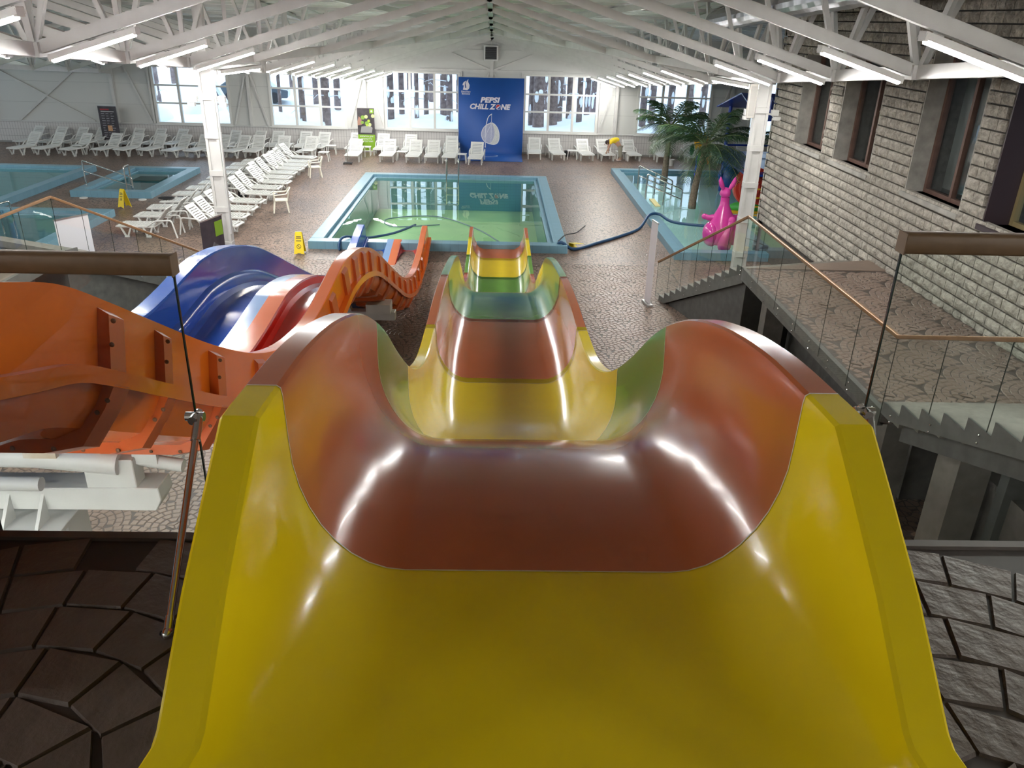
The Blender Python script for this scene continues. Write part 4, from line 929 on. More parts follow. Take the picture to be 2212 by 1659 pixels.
# low plastic tables
def table(x, y, label):
    t = thing('side_table', label, 'table', (x, y, 0), random.uniform(-.1, .1), 'low white plastic tables along the far wall')
    MB().box(-.25, .25, -.22, .22, .40, .435).build('table_top', PLASTIC, t, bevel=.012)
    for sx in (-1, 1):
        for sy in (-1, 1): MB().bar((sx*.2, sy*.17, .4), (sx*.24, sy*.2, 0), .04, .04).build('leg', PLASTIC, t)
tb = [(-19.9, 39.9), (-16.0, 40.9), (-12.9, 40.6), (-10.4, 41.9), (-9.0, 39.9), (-8.15, 39.5), (-8.2, 41.6), (-6.45, 41.5), (-5.05, 41.6), (-4.5, 40.2), (-2.9, 41.5), (-1.6, 39.9), (3.95, 41.8), (6.45, 41.9)]
for k, (x, y) in enumerate(sorted(tb)): table(x, y, 'low white plastic table among the far loungers, %s from left' % ORD[k])
# two armchairs
CREAM = mat('cream_plastic', (.78,.76,.66), .35)
def armchair(x, y, rz, label):
    t = thing('plastic_armchair', label, 'chair', (x, y, 0), rz, 'cream plastic armchairs by the loungers')
    MB().box(-.24, .24, -.24, .24, .40, .44).build('seat', CREAM, t, bevel=.015)
    for sx in (-1, 1):
        for sy in (-1, 1): MB().bar((sx*.22, sy*.2, .41), (sx*.27, sy*.26, 0), .05, .05).build('leg', CREAM, t)
        q = MB(); q.tube(bend([(sx*.25, -.2, .42), (sx*.3, -.22, .63), (sx*.29, .22, .66), (sx*.22, .28, .78)], .06), .026, 8); q.smooth().build('armrest', CREAM, t, angle=45)
    q = MB(); q.tube([(-.22, .28, .76), (-.12, .33, .82), (0, .345, .84), (.12, .33, .82), (.22, .28, .76)], .028, 8); q.smooth().build('back_rail', CREAM, t, angle=45)
    for i in range(6): x0 = -.17+i*.068; MB().bar((x0, .24, .43), (x0*1.1, .33, .82), .042, .014, up=(0,1,0)).build('back_slat', CREAM, t)
armchair(-7.55, 28.6, R(-75), 'cream plastic armchair beside the loungers, nearer one')
armchair(-7.75, 35.4, R(-70), 'cream plastic armchair beside the loungers, farther one')
# towels and bags on loungers
def cloth(x, y, z, label, m, sx=.3, sy=.2, h=.08, cat='bag'):
    b = MB(); b.ell((0, 0, h*.5), (sx, sy, h*.5), 12, 7); o = b.smooth().build('bag' if cat == 'bag' else 'towel', m, loc=(x, y, z)); return tag(o, label, cat)
cloth(-11.55, 28.6, .36, 'dark bag lying on the foot of a lounger near the plunge pool', BLACK)
tag(MB().box(-.15, .15, -.12, .12, 0, .3).build('waste_bin', BLACK, bevel=.02, loc=(-9.6, 31.0, 0)), 'black bin between the heads of the double lounger row', 'bin')
tag(MB().box(-.14, .14, -.12, .12, 0, .3).build('waste_bin', BLACK, bevel=.02, loc=(-9.35, 42.4, 0)), 'black bin at the far wall behind the loungers', 'bin')
tag(MB().box(-.14, .14, -.12, .12, 0, .3).build('waste_bin', BLACK, bevel=.02, loc=(3.75, 42.6, 0)), 'black bin under the table right of the banner', 'bin')
b = MB(); b.lathe([(.12, 0), (.15, .3), (.16, .31), (.14, .31), (.11, .02)], 16); tag(b.smooth().build('bucket', PLASTIC, loc=(8.75, 40.4, 0), angle=40), 'white bucket standing behind the farther palm', 'bucket')
# mop trolley
t = thing('mop_trolley', 'small wheeled mop trolley before the lounger row', 'trolley', (-6.9, 38.75, 0))
MB().tube(bend([(0, 0, .05), (0, 0, .8), (.12, 0, .85)], .05), .014, 6).build('handle', CHROME, t); MB().box(-.2, .2, -.12, .12, .05, .09).build('base', BLACK, t)
for x in (-.18, .18): MB().tube([(x-.02, -.1, .04), (x+.02, -.1, .04)], .04, 10).build('wheel', BLACK, t)
# ================================================================== signs and banners
YEL = mat('sign_yellow', (.82,.62,.01), .4); INK = mat('sign_ink', (.03,.03,.03), .6)
def wet_sign(x, y, rz, label, lying=False, no_entry=True):
    t = thing('wet_floor_sign', label, 'sign', (x, y, .01), rz)
    if lying: t.rotation_euler = (R(-88), 0, rz); t.location.z = .05
    for s in (-1, 1):
        p = MB(); V = []
        for d in (0, .012):
            for (a, z) in ((-.15, 0), (-.13, .03), (-.06, .03), (-.04, .05), (.04, .05), (.06, .03), (.13, .03), (.15, 0), (.10, .62), (-.10, .62)): V.append((a, s*(.16-.14*z/.62)+(d if s > 0 else -d), z))
        p.add(V, [tuple(range(10)), tuple(reversed(range(10, 20)))]+[(i, (i+1) % 10, (i+1) % 10+10, i+10) for i in range(10)]); pl = p.build('panel', YEL, t)
        Y = lambda z: s*(.16-.14*z/.62)+s*.014
        def pr(a0, a1, z0, z1, m=INK): MB().add([(a0, Y(z0), z0), (a1, Y(z0), z0), (a1, Y(z1), z1), (a0, Y(z1), z1)], [(0,1,2,3)]).build('print', m, pl)
        pr(-.07, .07, .50, .525); pr(-.08, .08, .46, .48); pr(-.075, .075, .39, .41)
        if no_entry:
            q = MB(); P = [(math.cos(2*math.pi*i/20), math.sin(2*math.pi*i/20)) for i in range(20)]
            vs = [(c*.065, Y(.24+d*.065), .24+d*.065) for c, d in P]+[(c*.052, Y(.24+d*.052), .24+d*.052) for c, d in P]
            q.add(vs, [(i, (i+1) % 20, (i+1) % 20+20, i+20) for i in range(20)]); q.add([(-.045, Y(.28), .28), (-.03, Y(.285), .285), (.045, Y(.20), .20), (.03, Y(.195), .195)], [(0,1,2,3)]); q.build('print', INK, pl)
        else:
            q = MB(); q.add([(-.06, Y(.26), .26), (.06, Y(.26), .26), (0, Y(.37), .37), (-.045, Y(.27), .27), (.045, Y(.27), .27), (0, Y(.352), .352)], [(0,1,4,3),(1,2,5,4),(2,0,3,5)]); q.build('print', INK, pl)
            q = MB(); q.add([(-.02, Y(.28), .28), (.02, Y(.28), .28), (.03, Y(.31), .31), (.0, Y(.335), .335)], [(0,1,2,3)]); q.build('print', INK, pl)
    h = MB(); h.box(-.09, .09, -.022, .022, .60, .65); h.build('handle', YEL, t, bevel=.006)
wet_sign(-5.68, 23.15, .05, 'yellow wet floor sign standing left of the green pool corner')
wet_sign(-13.1, 28.7, -.5, 'yellow wet floor sign standing below the plunge pool', no_entry=False)
wet_sign(2.65, 24.1, .3, 'yellow wet floor sign lying flat by the blue hose', lying=True)
def flat(poly, y, m, name, parent, d=.004): return MB().prism(poly, y-d, y).build(name, m, parent)
def put_text(txt, size, x, z, y, m, parent, shear=0, off=0, name='lettering', align='CENTER', fit=None):
    me = text_mesh(txt, size, shear, off, align)
    if fit:
        xs = [v.co.x for v in me.vertices]; ys = [v.co.y for v in me.vertices]; cx = (min(xs)+max(xs))/2; kx = fit[0]/(max(xs)-min(xs)); ky = fit[1]/(max(ys)-min(ys)); y0 = min(ys)
        for v in me.vertices: v.co.x = (v.co.x-cx)*kx; v.co.y = (v.co.y-y0)*ky
    me.materials.append(m); o = link(name, me, parent, (x, y, z)); o.rotation_euler = (R(90), 0, 0); return o
def circle(cx, cz, r, n=24, a0=0, a1=360): return [(cx+r*math.cos(R(a0+(a1-a0)*i/n)), cz+r*math.sin(R(a0+(a1-a0)*i/n))) for i in range(n+(a1-a0 < 360))]
# ---- blue banner
def banner():
    BL = mat('banner_blue', (.006,.062,.28), .55, c2=(.01,.085,.36), scale=.6); WP = mat('banner_white', (.68,.66,.72), .6)
    t = thing('photo_backdrop', 'tall blue backdrop reading PEPSI CHILL ZONE on the far wall', 'banner', (-.22, 42.75, 0)); y = -.012
    v = MB(); W0, W1 = -1.64, 1.66
    P = [(3.72, .0), (.4, .0), (.16, -.04), (.04, -.16), (.012, -.4), (.01, -2.3)]
    for i, (z, d) in enumerate(P): v.v += [(W0, d, z), (W1-.05*(i/5), d, z)]
    v.f = [(2*i, 2*i+1, 2*i+3, 2*i+2) for i in range(5)]; v.mi = [0]*5; v.smooth(); o = v.build('cloth', BL, t)
    so = o.modifiers.new('thickness', 'SOLIDIFY'); so.thickness = .008
    MB().tube([(W0, .03, 3.72), (W1, .03, 3.72)], .025, 8).build('top_bar', STEEL, t)
    for x in (W0+.05, W1-.1): MB().tube([(x, .04, 0), (x, .04, 3.72)], .022, 8).build('pole', STEEL, t)
    put_text('PEPSI', .36, -.04, 2.53, y, WP, t, .22, .016, fit=(1.0, .27)); put_text('CHILL Z', .36, -.40, 2.21, y, WP, t, .22, .016, fit=(1.32, .27)); put_text('NE', .36, .75, 2.21, y, WP, t, .22, .016, fit=(.5, .27))
    cx, cz, r = .375, 2.335, .13
    flat(circle(cx, cz, r), y, WP, 'logo_disc', t)
    flat(circle(cx, cz, r*.88, 14, 45, 215)+[(cx-.04, cz+.0), (cx+.03, cz+.03)], y-.005, mat('logo_red', (.5,.02,.03), .5), 'logo_red', t)
    flat(circle(cx, cz, r*.88, 12, 240, 390)+[(cx+.05, cz-.0), (cx-.02, cz-.05)], y-.005, BL, 'logo_blue', t)
    # emblem top left
    e = [(-1.42, 3.12), (-1.2, 3.10), (-1.1, 3.2), (-1.08, 3.35), (-1.16, 3.5), (-1.14, 3.64), (-1.24, 3.52), (-1.28, 3.4), (-1.24, 3.22), (-1.30, 3.2), (-1.32, 3.36), (-1.26, 3.56), (-1.38, 3.48), (-1.42, 3.42), (-1.44, 3.34), (-1.37, 3.33), (-1.40, 3.2)]
    flat(e, y, WP, 'emblem', t)
    put_text('Discovery', .115, -1.27, 3.0, y, WP, t, 0, .003); put_text('Borovoe', .115, -1.27, 2.9, y, WP, t, 0, .003)
    # printed hanging chair
    PC = mat('print_white', (.72,.74,.78), .6); PL = mat('print_lilac', (.30,.33,.50), .6, c2=(.5,.52,.62), scale=40); PW = mat('print_weave', (.5,.52,.5), .6, c2=(.72,.73,.7), scale=40)
    def stroke(Pt, wd, nm, m=PC):
        S = spline(Pt, 6); mb = MB()
        for i, p in enumerate(S):
            d = (S[min(i+1, len(S)-1)]-S[max(i-1, 0)]).normalized(); nn = Vector((-d.y, d.x))*wd/2
            mb.v += [(p.x+nn.x, y-.006, p.y+nn.y), (p.x-nn.x, y-.006, p.y-nn.y)]
        mb.f = [(2*i, 2*i+1, 2*i+3, 2*i+2) for i in range(len(S)-1)]; mb.mi = [0]*len(mb.f); return mb.build(nm, m, t)
    egg = [(-.42, .78), (-.47, 1.0), (-.40, 1.25), (-.22, 1.45), (.03, 1.56), (.2, 1.5), (.36, 1.3), (.44, 1.05), (.44, .78), (.36, .58), (.2, .5), (-.02, .52), (-.28, .62)]
    flat([tuple(v) for v in spline(egg+[egg[0]], 4)[:-1]], y, PW, 'printed_basket', t, .002)
    ins = [(-.42, .78), (-.46, 1.0), (-.38, 1.25), (-.2, 1.43), (.04, 1.52), (.17, 1.3), (.2, 1.0), (.12, .75), (-.02, .57), (-.28, .63)]
    flat([tuple(v) for v in spline(ins+[ins[0]], 4)[:-1]], y-.002, PL, 'printed_cushion', t, .002)
    stroke(egg+[egg[0]], .03, 'printed_outline'); stroke([(-.26, .4), (-.27, 1.0), (-.22, 1.5), (-.12, 1.85), (.06, 2.0)], .035, 'printed_pole'); stroke([(.04, 2.0), (.04, 1.7), (.04, 1.6)], .015, 'printed_chain')
    for x in (-.1, .16): stroke([(.04, 1.62), ((x+.04)/2, 1.55), (x, 1.49)], .015, 'printed_chain')
    for x in (-.27, .04): stroke([(x-.02, .58), (x*.8, 1.0), (.03, 1.5)], .016, 'printed_rib')
    stroke([(-.27, .4), (-.24, .2), (-.2, .1)], .05, 'printed_pole')
    # printed base ring lies on the floor part of the cloth
    P = [(-.12+.52*math.cos(R(a)), -.62+.33*math.sin(R(a))) for a in range(0, 360, 12)]; q = MB()
    for x, d in P: q.v += [(x, d, .02)]
    for x, d in P: q.v += [(-.12+(x+.12)*.88, -.62+(d+.62)*.85, .02)]
    k = len(P); q.f = [(i, (i+1) % k, (i+1) % k+k, i+k) for i in range(k)]; q.mi = [0]*k; q.build('printed_ring', PC, t)
    return t
banner()
# ---- roll-up banners
def rollup(x, y, rz, label, wd, h, face, lean=0, deco=None):
    t = thing('rollup_banner', label, 'banner', (x, y, 0), rz)
    MB().box(-wd/2-.02, wd/2+.02, -.07, .07, .0, .07).build('base_case', mat('alu_case', (.5,.5,.5), .35, .8), t, bevel=.01)
    MB().box(-wd/2, wd/2, -.004+lean, .004+lean, .07, h).build('sheet', face, t); MB().tube([(0, .05, .06), (0, .03, h)], .01, 6).build('pole', CHROME, t)
    MB().box(-wd/2-.01, wd/2+.01, -.015, .015, h-.01, h+.02).build('top_rail', MATS['alu_case'], t)
    if deco: deco(t)
    return t
DKF = mat('print_dark', (.025,.022,.028), .5, c2=(.07,.06,.07), scale=3); LIME = mat('print_lime', (.22,.42,.02), .55); PWH = mat('print_paper', (.62,.62,.60), .6)
def green_deco(t):
    y = -.008
    MB().box(-.43, .43, y-.002, y, .08, .86).build('print_panel', LIME, t)
    for z, s in ((.74, 'напитки для'), (.62, 'хорошего'), (.50, 'настроения')): put_text(s, .115, 0, z, y-.004, PWH, t, 0, .002)
    put_text('jet', .16, .08, .2, y-.004, DKF, t, 0, .004)
    r = random.Random(2)
    for i in range(9):
        a, b = r.uniform(-.2, .36), r.uniform(1.15, 1.8); flat(circle(a, b, r.uniform(.06, .12), 12), y, mat('print_fruit%d' % (i % 3), [(.42,.55,.06), (.2,.36,.05), (.55,.6,.3)][i % 3], .5), 'print_fruit', t, .002+.0004*i)
    flat([(-.3, .95), (.28, .95), (.32, 1.2), (.2, 1.3), (-.24, 1.25)], y, mat('print_bowl', (.3,.3,.3), .5), 'print_bowl', t, .002)
    flat([(-.43, 1.3), (-.2, 1.35), (-.22, 1.6), (-.35, 1.75), (-.43, 1.5)], y, mat('print_hand', (.36,.2,.15), .5), 'print_hand', t, .002)
    MB().box(.2, .4, y-.004, y, 1.9, 2.1).build('print_badge', LIME, t); flat(circle(.3, 2.0, .05, 10), y-.005, PWH, 'print_badge_mark', t)
rollup(-6.55, 42.6, .0, 'green and black roll-up banner with fruit print at the far wall', .86, 2.15, DKF, deco=green_deco)
def menu_deco(t):
    y = -.008; r = random.Random(5)
    MB().box(-.36, .1, y-.002, y, 1.78, 1.84).build('print_heading', mat('print_red', (.4,.03,.04), .5), t); MB().box(-.34, .34, y-.002, y, 1.70, 1.73).build('print_line', PWH, t)
    for c in range(3):
        for i in range(12):
            z = 1.6-i*.115; x = -.34+c*.24
            if c == 1 and 5 <= i <= 7: continue
            MB().box(x, x+r.uniform(.1, .19), y-.002, y, z, z+.03).build('print_line', mat('print_grey', (.35,.34,.36), .6), t)
    MB().box(-.1, .13, y-.002, y, .78, 1.05).build('print_photo', mat('print_food', (.55,.25,.08), .6, c2=(.7,.45,.3), scale=12), t)
rollup(-19.35, 42.3, -.1, 'dark menu board with printed columns leaning by the left far wall', .95, 1.98, DKF, deco=menu_deco)
rollup(-9.85, 18.75, R(60), 'white back of a roll-up banner behind the left stair glass', .85, 2.0, mat('banner_back', (.66,.62,.66), .5))
def dark_deco(t):
    y = -.008
    flat([(-.3, 1.1), (-.1, .7), (.2, .9), (.3, 1.3), (0, 1.5)], y, mat('print_smoke', (.3,.3,.32), .6, c2=(.1,.1,.1), scale=6), 'print_photo', t, .002); MB().box(.1, .4, y-.002, y, 1.6, 1.95).build('print_badge', LIME, t)
rollup(-6.6, 18.7, R(74), 'dark printed roll-up banner beside the left column', .85, 2.05, DKF, deco=dark_deco)
rollup(3.9, 19.1, R(-80), 'white roll-up banner seen almost edge-on right of the slide', .42, 2.1, MATS['banner_back'])
# ================================================================== palms, play figures, person
BARK = mat('palm_bark', (.14,.10,.07), .85, c2=(.26,.2,.15), scale=14, bump=.5); LEAF = mat('palm_leaf', (.018,.055,.022), .5, c2=(.05,.105,.04), scale=3); STEMM = mat('palm_rachis', (.09,.13,.04), .6)
def palm(x, y, top, label, seed, n=16, Rf=2.0, lean=(.1, 0)):
    r = random.Random(seed); t = thing('palm_tree', label, 'palm tree', (x, y, .0))
    P = [(lean[0]*s*s, lean[1]*s*s, top*s) for s in [i/14 for i in range(15)]]
    m = MB(); m.tube(P, [.15-.05*i/14+(.008 if i % 2 else 0) for i in range(15)], 12); m.smooth().build('trunk', BARK, t, angle=30)
    m = MB(); m.ell((lean[0], lean[1], top+.05), (.17, .17, .3), 10, 7); m.smooth().build('crown_base', mat('palm_fibre', (.08,.075,.035), .9), t)
    for k in range(n):
        az = 2*math.pi*(k*.382+r.uniform(-.03, .03)); el = R([62, 40, 18, 2][k % 4]+r.uniform(-6, 6)); L = Rf*r.uniform(.85, 1.1)
        d = Vector((math.cos(az), math.sin(az), 0)); sd_ = Vector((-d.y, d.x, 0)); S = []
        for i in range(17):
            s = i/16; S.append(Vector((lean[0], lean[1], top+.2))+d*(L*s*math.cos(el)*(1-.12*s))+Vector((0, 0, L*s*math.sin(el)-L*.42*s*s)))
        ra = MB(); ra.tube(S, [.022*(1-.8*i/16)+.003 for i in range(17)], 5); fr = ra.build('frond', STEMM, t)
        lf = MB()
        for i in range(38):
            s = .12+.88*i/38; q = s*16; a = int(q); p = S[min(a, 16)].lerp(S[min(a+1, 16)], q-a); tg = (S[min(a+1, 16)]-S[max(a-1, 0)]).normalized()
            ll = L*.27*math.sin(math.pi*min(1, .18+s*.8))**.7+.05
            for sg in (-1, 1):
                dr = (sd_*sg*.85+tg*.65+Vector((0, 0, -.32+r.uniform(-.12, .12)))).normalized(); w_ = tg*.0125; e = p+dr*ll; md = p+dr*ll*.55+Vector((0,0,.02))
                lf.add([p-w_, p+w_, md+w_*1.2, md-w_*1.2, e+Vector((0,0,-ll*.14))], [(0,1,2,3),(3,2,4)])
        lf.build('leaflets', LEAF, fr)
    return t
palm(7.62, 36.3, 2.1, 'artificial palm tree in the kids pool, farther and leftmost', 4, 22, 2.3, (.05, 0))
palm(7.6, 30.6, 2.15, 'artificial palm tree in the kids pool, nearer one with green crown in front', 9, 24, 2.6, (.25, 0))
palm(10.6, 29.6, 2.3, 'artificial palm tree behind the right column by the stone corner', 12, 14, 1.6)
# ---- pink kangaroo seen from behind
PINK = mat('pink_gelcoat', (.62,.05,.33), .22, var=.03, coat=.3)
def kangaroo():
    t = thing('kangaroo_figure', 'glossy pink kangaroo figure seen from behind in the kids pool', 'figure', (7.22, 24.75, .02), R(4))
    def ball(c, r, nm, rot=None): m = MB(); m.ell(c, r, 20, 12, rot); return m.smooth().build(nm, PINK, t)
    b = MB(); prof = [(.36, .12), (.50, .3), (.545, .5), (.52, .7), (.44, .92), (.34, 1.12), (.24, 1.3), (.175, 1.45), (.15, 1.6), (.155, 1.72)]
    n = 22
    for r_, z in prof:
        for j in range(n): a = 2*math.pi*j/n; b.v.append((r_*math.cos(a), .1+r_*.8*math.sin(a)+(z-.5)*.10, z))
    b.f = [(i*n+j, i*n+(j+1) % n, (i+1)*n+(j+1) % n, (i+1)*n+j) for i in range(len(prof)-1) for j in range(n)]+[tuple(range(n)), tuple(range((len(prof)-1)*n, len(prof)*n))]; b.mi = [0]*len(b.f)
    b.smooth().build('body', PINK, t, angle=60)
    ball((-.40, .12, .48), (.27, .40, .42), 'thigh'); ball((.40, .12, .48), (.27, .40, .42), 'thigh')
    q = MB(); q.tube([(.02, -.25, .12), (-.10, -.46, .26), (-.05, -.52, .55), (.05, -.50, .82), (.11, -.44, 1.02)], [.23, .21, .15, .105, .115], 16); q.smooth().build('tail', PINK, t, angle=60)
    ball((.11, -.43, 1.05), (.13, .12, .15), 'tail_tip')
    for s in (-1, 1):
        q = MB(); q.tube([(s*.28, .2, 1.02), (s*.50, .25, 1.0), (s*.60, .32, 1.03)], [.12, .1, .09], 12); q.smooth().build('arm', PINK, t, angle=60)
        ball((s*.62, .33, 1.03), (.1, .1, .1), 'paw'); ball((s*.3, .45, .07), (.15, .42, .1), 'foot')
    h = ball((0, .27, 1.86), (.17, .26, .19), 'head')
    ball((0, .5, 1.78), (.11, .18, .1), 'muzzle')
    for s in (-1, 1):
        q = MB(); q.tube([(s*.10, .22, 1.98), (s*.19, .2, 2.14), (s*.25, .2, 2.30), (s*.26, .2, 2.42)], [.05, .085, .07, .012], 12); e = q.smooth().build('ear', PINK, h, angle=60)
kangaroo(); [setattr(o, 'scale', (.9, .9, .9)) for o in col.objects if o.name.startswith('kangaroo_figure')]
# ---- blue animal sprayer
BLU = mat('blue_gelcoat', (.01,.07,.30), .25, coat=.3); BLP = mat('blue_steel', (.012,.045,.34), .35, coat=.2); YLP = mat('yellow_plastic', (.75,.42,.02), .35); REDP = mat('red_plastic', (.62,.05,.03), .35, coat=.2); GRP = mat('green_plastic', (.05,.38,.06), .35); ORP = mat('orange_plastic', (.8,.22,.03), .35)
def blue_animal():
    t = thing('blue_animal_figure', 'shiny blue cartoon animal figure behind the pink kangaroo', 'figure', (9.9, 34.2, .1))
    m = MB(); m.ell((0, 0, .45), (.42, .40, .55), 18, 12); m.smooth().build('body', BLU, t); m = MB(); m.ell((0, -.06, 1.18), (.36, .34, .38), 18, 12); h = m.smooth().build('head', BLU, t)
    for s in (-1, 1):
        m = MB(); m.ell((s*.12, -.36, 1.3), (.09, .05, .11), 12, 8); m.smooth().build('eye', PLASTIC, h); m = MB(); m.ell((s*.11, -.41, 1.29), (.035, .02, .045), 10, 6); m.build('pupil', BLACK, h)
        m = MB(); m.ell((s*.45, 0, 1.12), (.16, .05, .1), 12, 8); m.smooth().build('ear', BLU, h); m = MB(); m.ell((s*.4, -.15, .6), (.1, .14, .22), 12, 8); m.smooth().build('arm', BLU, t)
    m = MB(); m.tube([(-.08, -.38, 1.12), (-.1, -.52, 1.0), (-.12, -.55, .85)], [.09, .07, .05], 10); m.smooth().build('nose', BLU, h)
    m = MB(); m.tube([(-.2, 0, 1.5), (-.28, 0, 1.72)], [.07, .03], 10); m.smooth().build('horn', BLU, h)
blue_animal()
# ---- red snail shell disc
t = thing('snail_figure', 'red spiral snail shell on a green and yellow base by the stone corner', 'figure', (9.5, 29.6, .1))
m = MB(); m.tube([(0, -.16, .95), (0, .16, .95)], .72, 32); sh = m.build('shell', REDP, t, bevel=.05)
S = [((.62-.55*i/60)*math.cos(R(i*16)), -.19, .95+(.62-.55*i/60)*math.sin(R(i*16))) for i in range(60)]
m = MB(); m.tube(S, .055, 8); m.smooth().build('spiral_ridge', REDP, sh)
m = MB(); m.ell((-.1, 0, .2), (.7, .26, .22), 16, 8); m.smooth().build('foot', GRP, t); MB().box(-.8, .7, -.3, .3, 0, .1).build('plinth', YLP, t, bevel=.02)
# ---- blue play tower
def play():
    t = thing('play_tower', 'blue steel play tower with spiked roof and yellow rails', 'play structure', (9.0, 28.6, 0))
    posts = [(0.1, .3), (0.6, 5.6), (4.2, .3), (4.2, 5.6), (1.9, 5.8)]
    for x, y in posts: m = MB(); m.tube([(x, y, 0), (x, y, 3.6)], .075, 12); m.smooth().build('post', BLP, t, angle=40)
    MB().box(0, 4.4, .2, 5.8, 1.55, 1.63).build('platform', BLP, t)
    for z in (.9, 1.3):
        for a, b in (((0.1, .3), (.6, 5.6)), ((.6, 5.6), (4.2, 5.6))): m = MB(); m.tube([(a[0], a[1], z+.6), (b[0], b[1], z+.6)], .04, 8); m.build('rail', BLP, t)
    # roof: ridge with spikes, like a sawn-out back
    for k in range(4):
        x = .1+k*1.05; m = MB(); m.add([(x, .0, 3.5-.1*k), (x+1.15, .1, 3.55), (x+1.0, 3.0, 4.1), (x+.1, 3.0, 4.15), (x, .0, 3.45-.1*k), (x+1.15, .1, 3.5), (x+1.0, 3.0, 4.05), (x+.1, 3.0, 4.1)], [(0,1,2,3),(7,6,5,4),(0,4,5,1),(1,5,6,2),(2,6,7,3),(3,7,4,0)]); m.build('roof_petal', BLP, t)
        m = MB(); m.add([(x+.1, 3.0, 4.15), (x+1.0, 3.0, 4.1), (x+1.1, 5.9, 3.4), (x, 5.9, 3.4), (x+.1, 3.0, 4.1), (x+1.0, 3.0, 4.05), (x+1.1, 5.9, 3.35), (x, 5.9, 3.35)], [(0,1,2,3),(7,6,5,4),(0,4,5,1),(1,5,6,2),(2,6,7,3),(3,7,4,0)]); m.build('roof_petal', BLP, t)
        for yy in (.6, 1.8, 3.0): m = MB(); z0 = 3.5+.22*yy; m.add([(x+.45, yy-.2, z0-.1), (x+.45, yy+.25, z0), (x+.5, yy-.2, z0-.1), (x+.5, yy+.25, z0), (x+.48, yy-.05, z0+.55)], [(0,1,3,2),(0,4,1),(1,4,3),(3,4,2),(2,4,0)]); m.build('roof_spike', BLP, t)
    MB().tube([(1.6, 3, 4.1), (1.6, 3, 4.9)], .1, 10).build('finial', BLP, t)
    # yellow ladder rails
    for x in (.05, .75):
        m = MB(); m.tube(bend([(x, -.4, .1), (x, -.4, .9), (x, .1, 1.5), (x, .25, 2.6)], .1), .035, 8); m.smooth().build('ladder_rail', YLP, t, angle=45)
    for k in range(4): m = MB(); m.tube([(.05, -.4+.05*k, .3+.3*k), (.75, -.4+.05*k, .3+.3*k)], .028, 8); m.build('ladder_rung', YLP, t)
    for k in range(6): m = MB(); m.tube([(1.0+.16*k, .25, .35), (1.0+.16*k, .25, 1.5)], .03, 8); m.build('baluster', BLP, t)
    m = MB(); m.tube([(.95, .25, 1.65), (1.5, .25, 1.85), (2.0, .25, 1.9)], .045, 8); m.build('yellow_rail', YLP, t)
play()
t = thing('leaf_sprayer', 'blue spray post with green leaf and yellow and orange petals', 'water toy', (8.55, 34.4, 0))
m = MB(); m.tube([(0, 0, 0), (0, 0, 1.4)], .08, 10); m.smooth().build('post', BLP, t, angle=40)
def leafy(c, L, w_, dz, m_, nm, rz=0):
    q = MB(); n = 10
    for d in (-.02, .02):
        for i in range(n+1): s = i/n; wv = w_*math.sin(math.pi*s)**.8; q.v += [(c[0]-wv*math.cos(rz), c[1]+d-wv*math.sin(rz), c[2]+L*s*dz), (c[0]+wv*math.cos(rz), c[1]+d+wv*math.sin(rz), c[2]+L*s*dz)]
    k = 2*(n+1); q.f = [(2*i, 2*i+1, 2*i+3, 2*i+2) for i in range(n)]+[(k+2*i, k+2*i+2, k+2*i+3, k+2*i+1) for i in range(n)]+[(2*i, 2*i+2, k+2*i+2, k+2*i) for i in range(n)]+[(2*i+1, k+2*i+1, k+2*i+3, 2*i+3) for i in range(n)]; q.mi = [0]*len(q.f)
    return q.build(nm, m_, t)
leafy((.12, -.12, 1.75), 1.05, .17, -1, GRP, 'leaf'); leafy((-.3, -.05, 1.9), .5, .14, -1, mat('dark_green_plastic', (.02,.2,.05), .35), 'leaf', .6)
for k in range(4): leafy((-.15+.15*k, -.1, 1.65), .75, .1, 1, YLP, 'petal', .3*k)
leafy((.42, -.1, 1.95), .9, .11, -1, ORP, 'petal')
# ---- loudspeaker box on the column side
t = thing('wall_speaker', 'tall grey loudspeaker panel hanging beside the right column', 'speaker', (5.93, 19.45, 4.5))
MB().box(-.09, .09, -.06, .06, 0, .75).build('casing', mat('speaker_beige', (.5,.48,.44), .5), t, bevel=.01); MB().box(-.07, .07, -.066, -.058, .04, .7).build('grille', mat('speaker_grille', (.36,.35,.33), .6), t); MB().bar((0, 0, .6), (.2, .1, .62), .03, .03).build('bracket', STEEL, t)
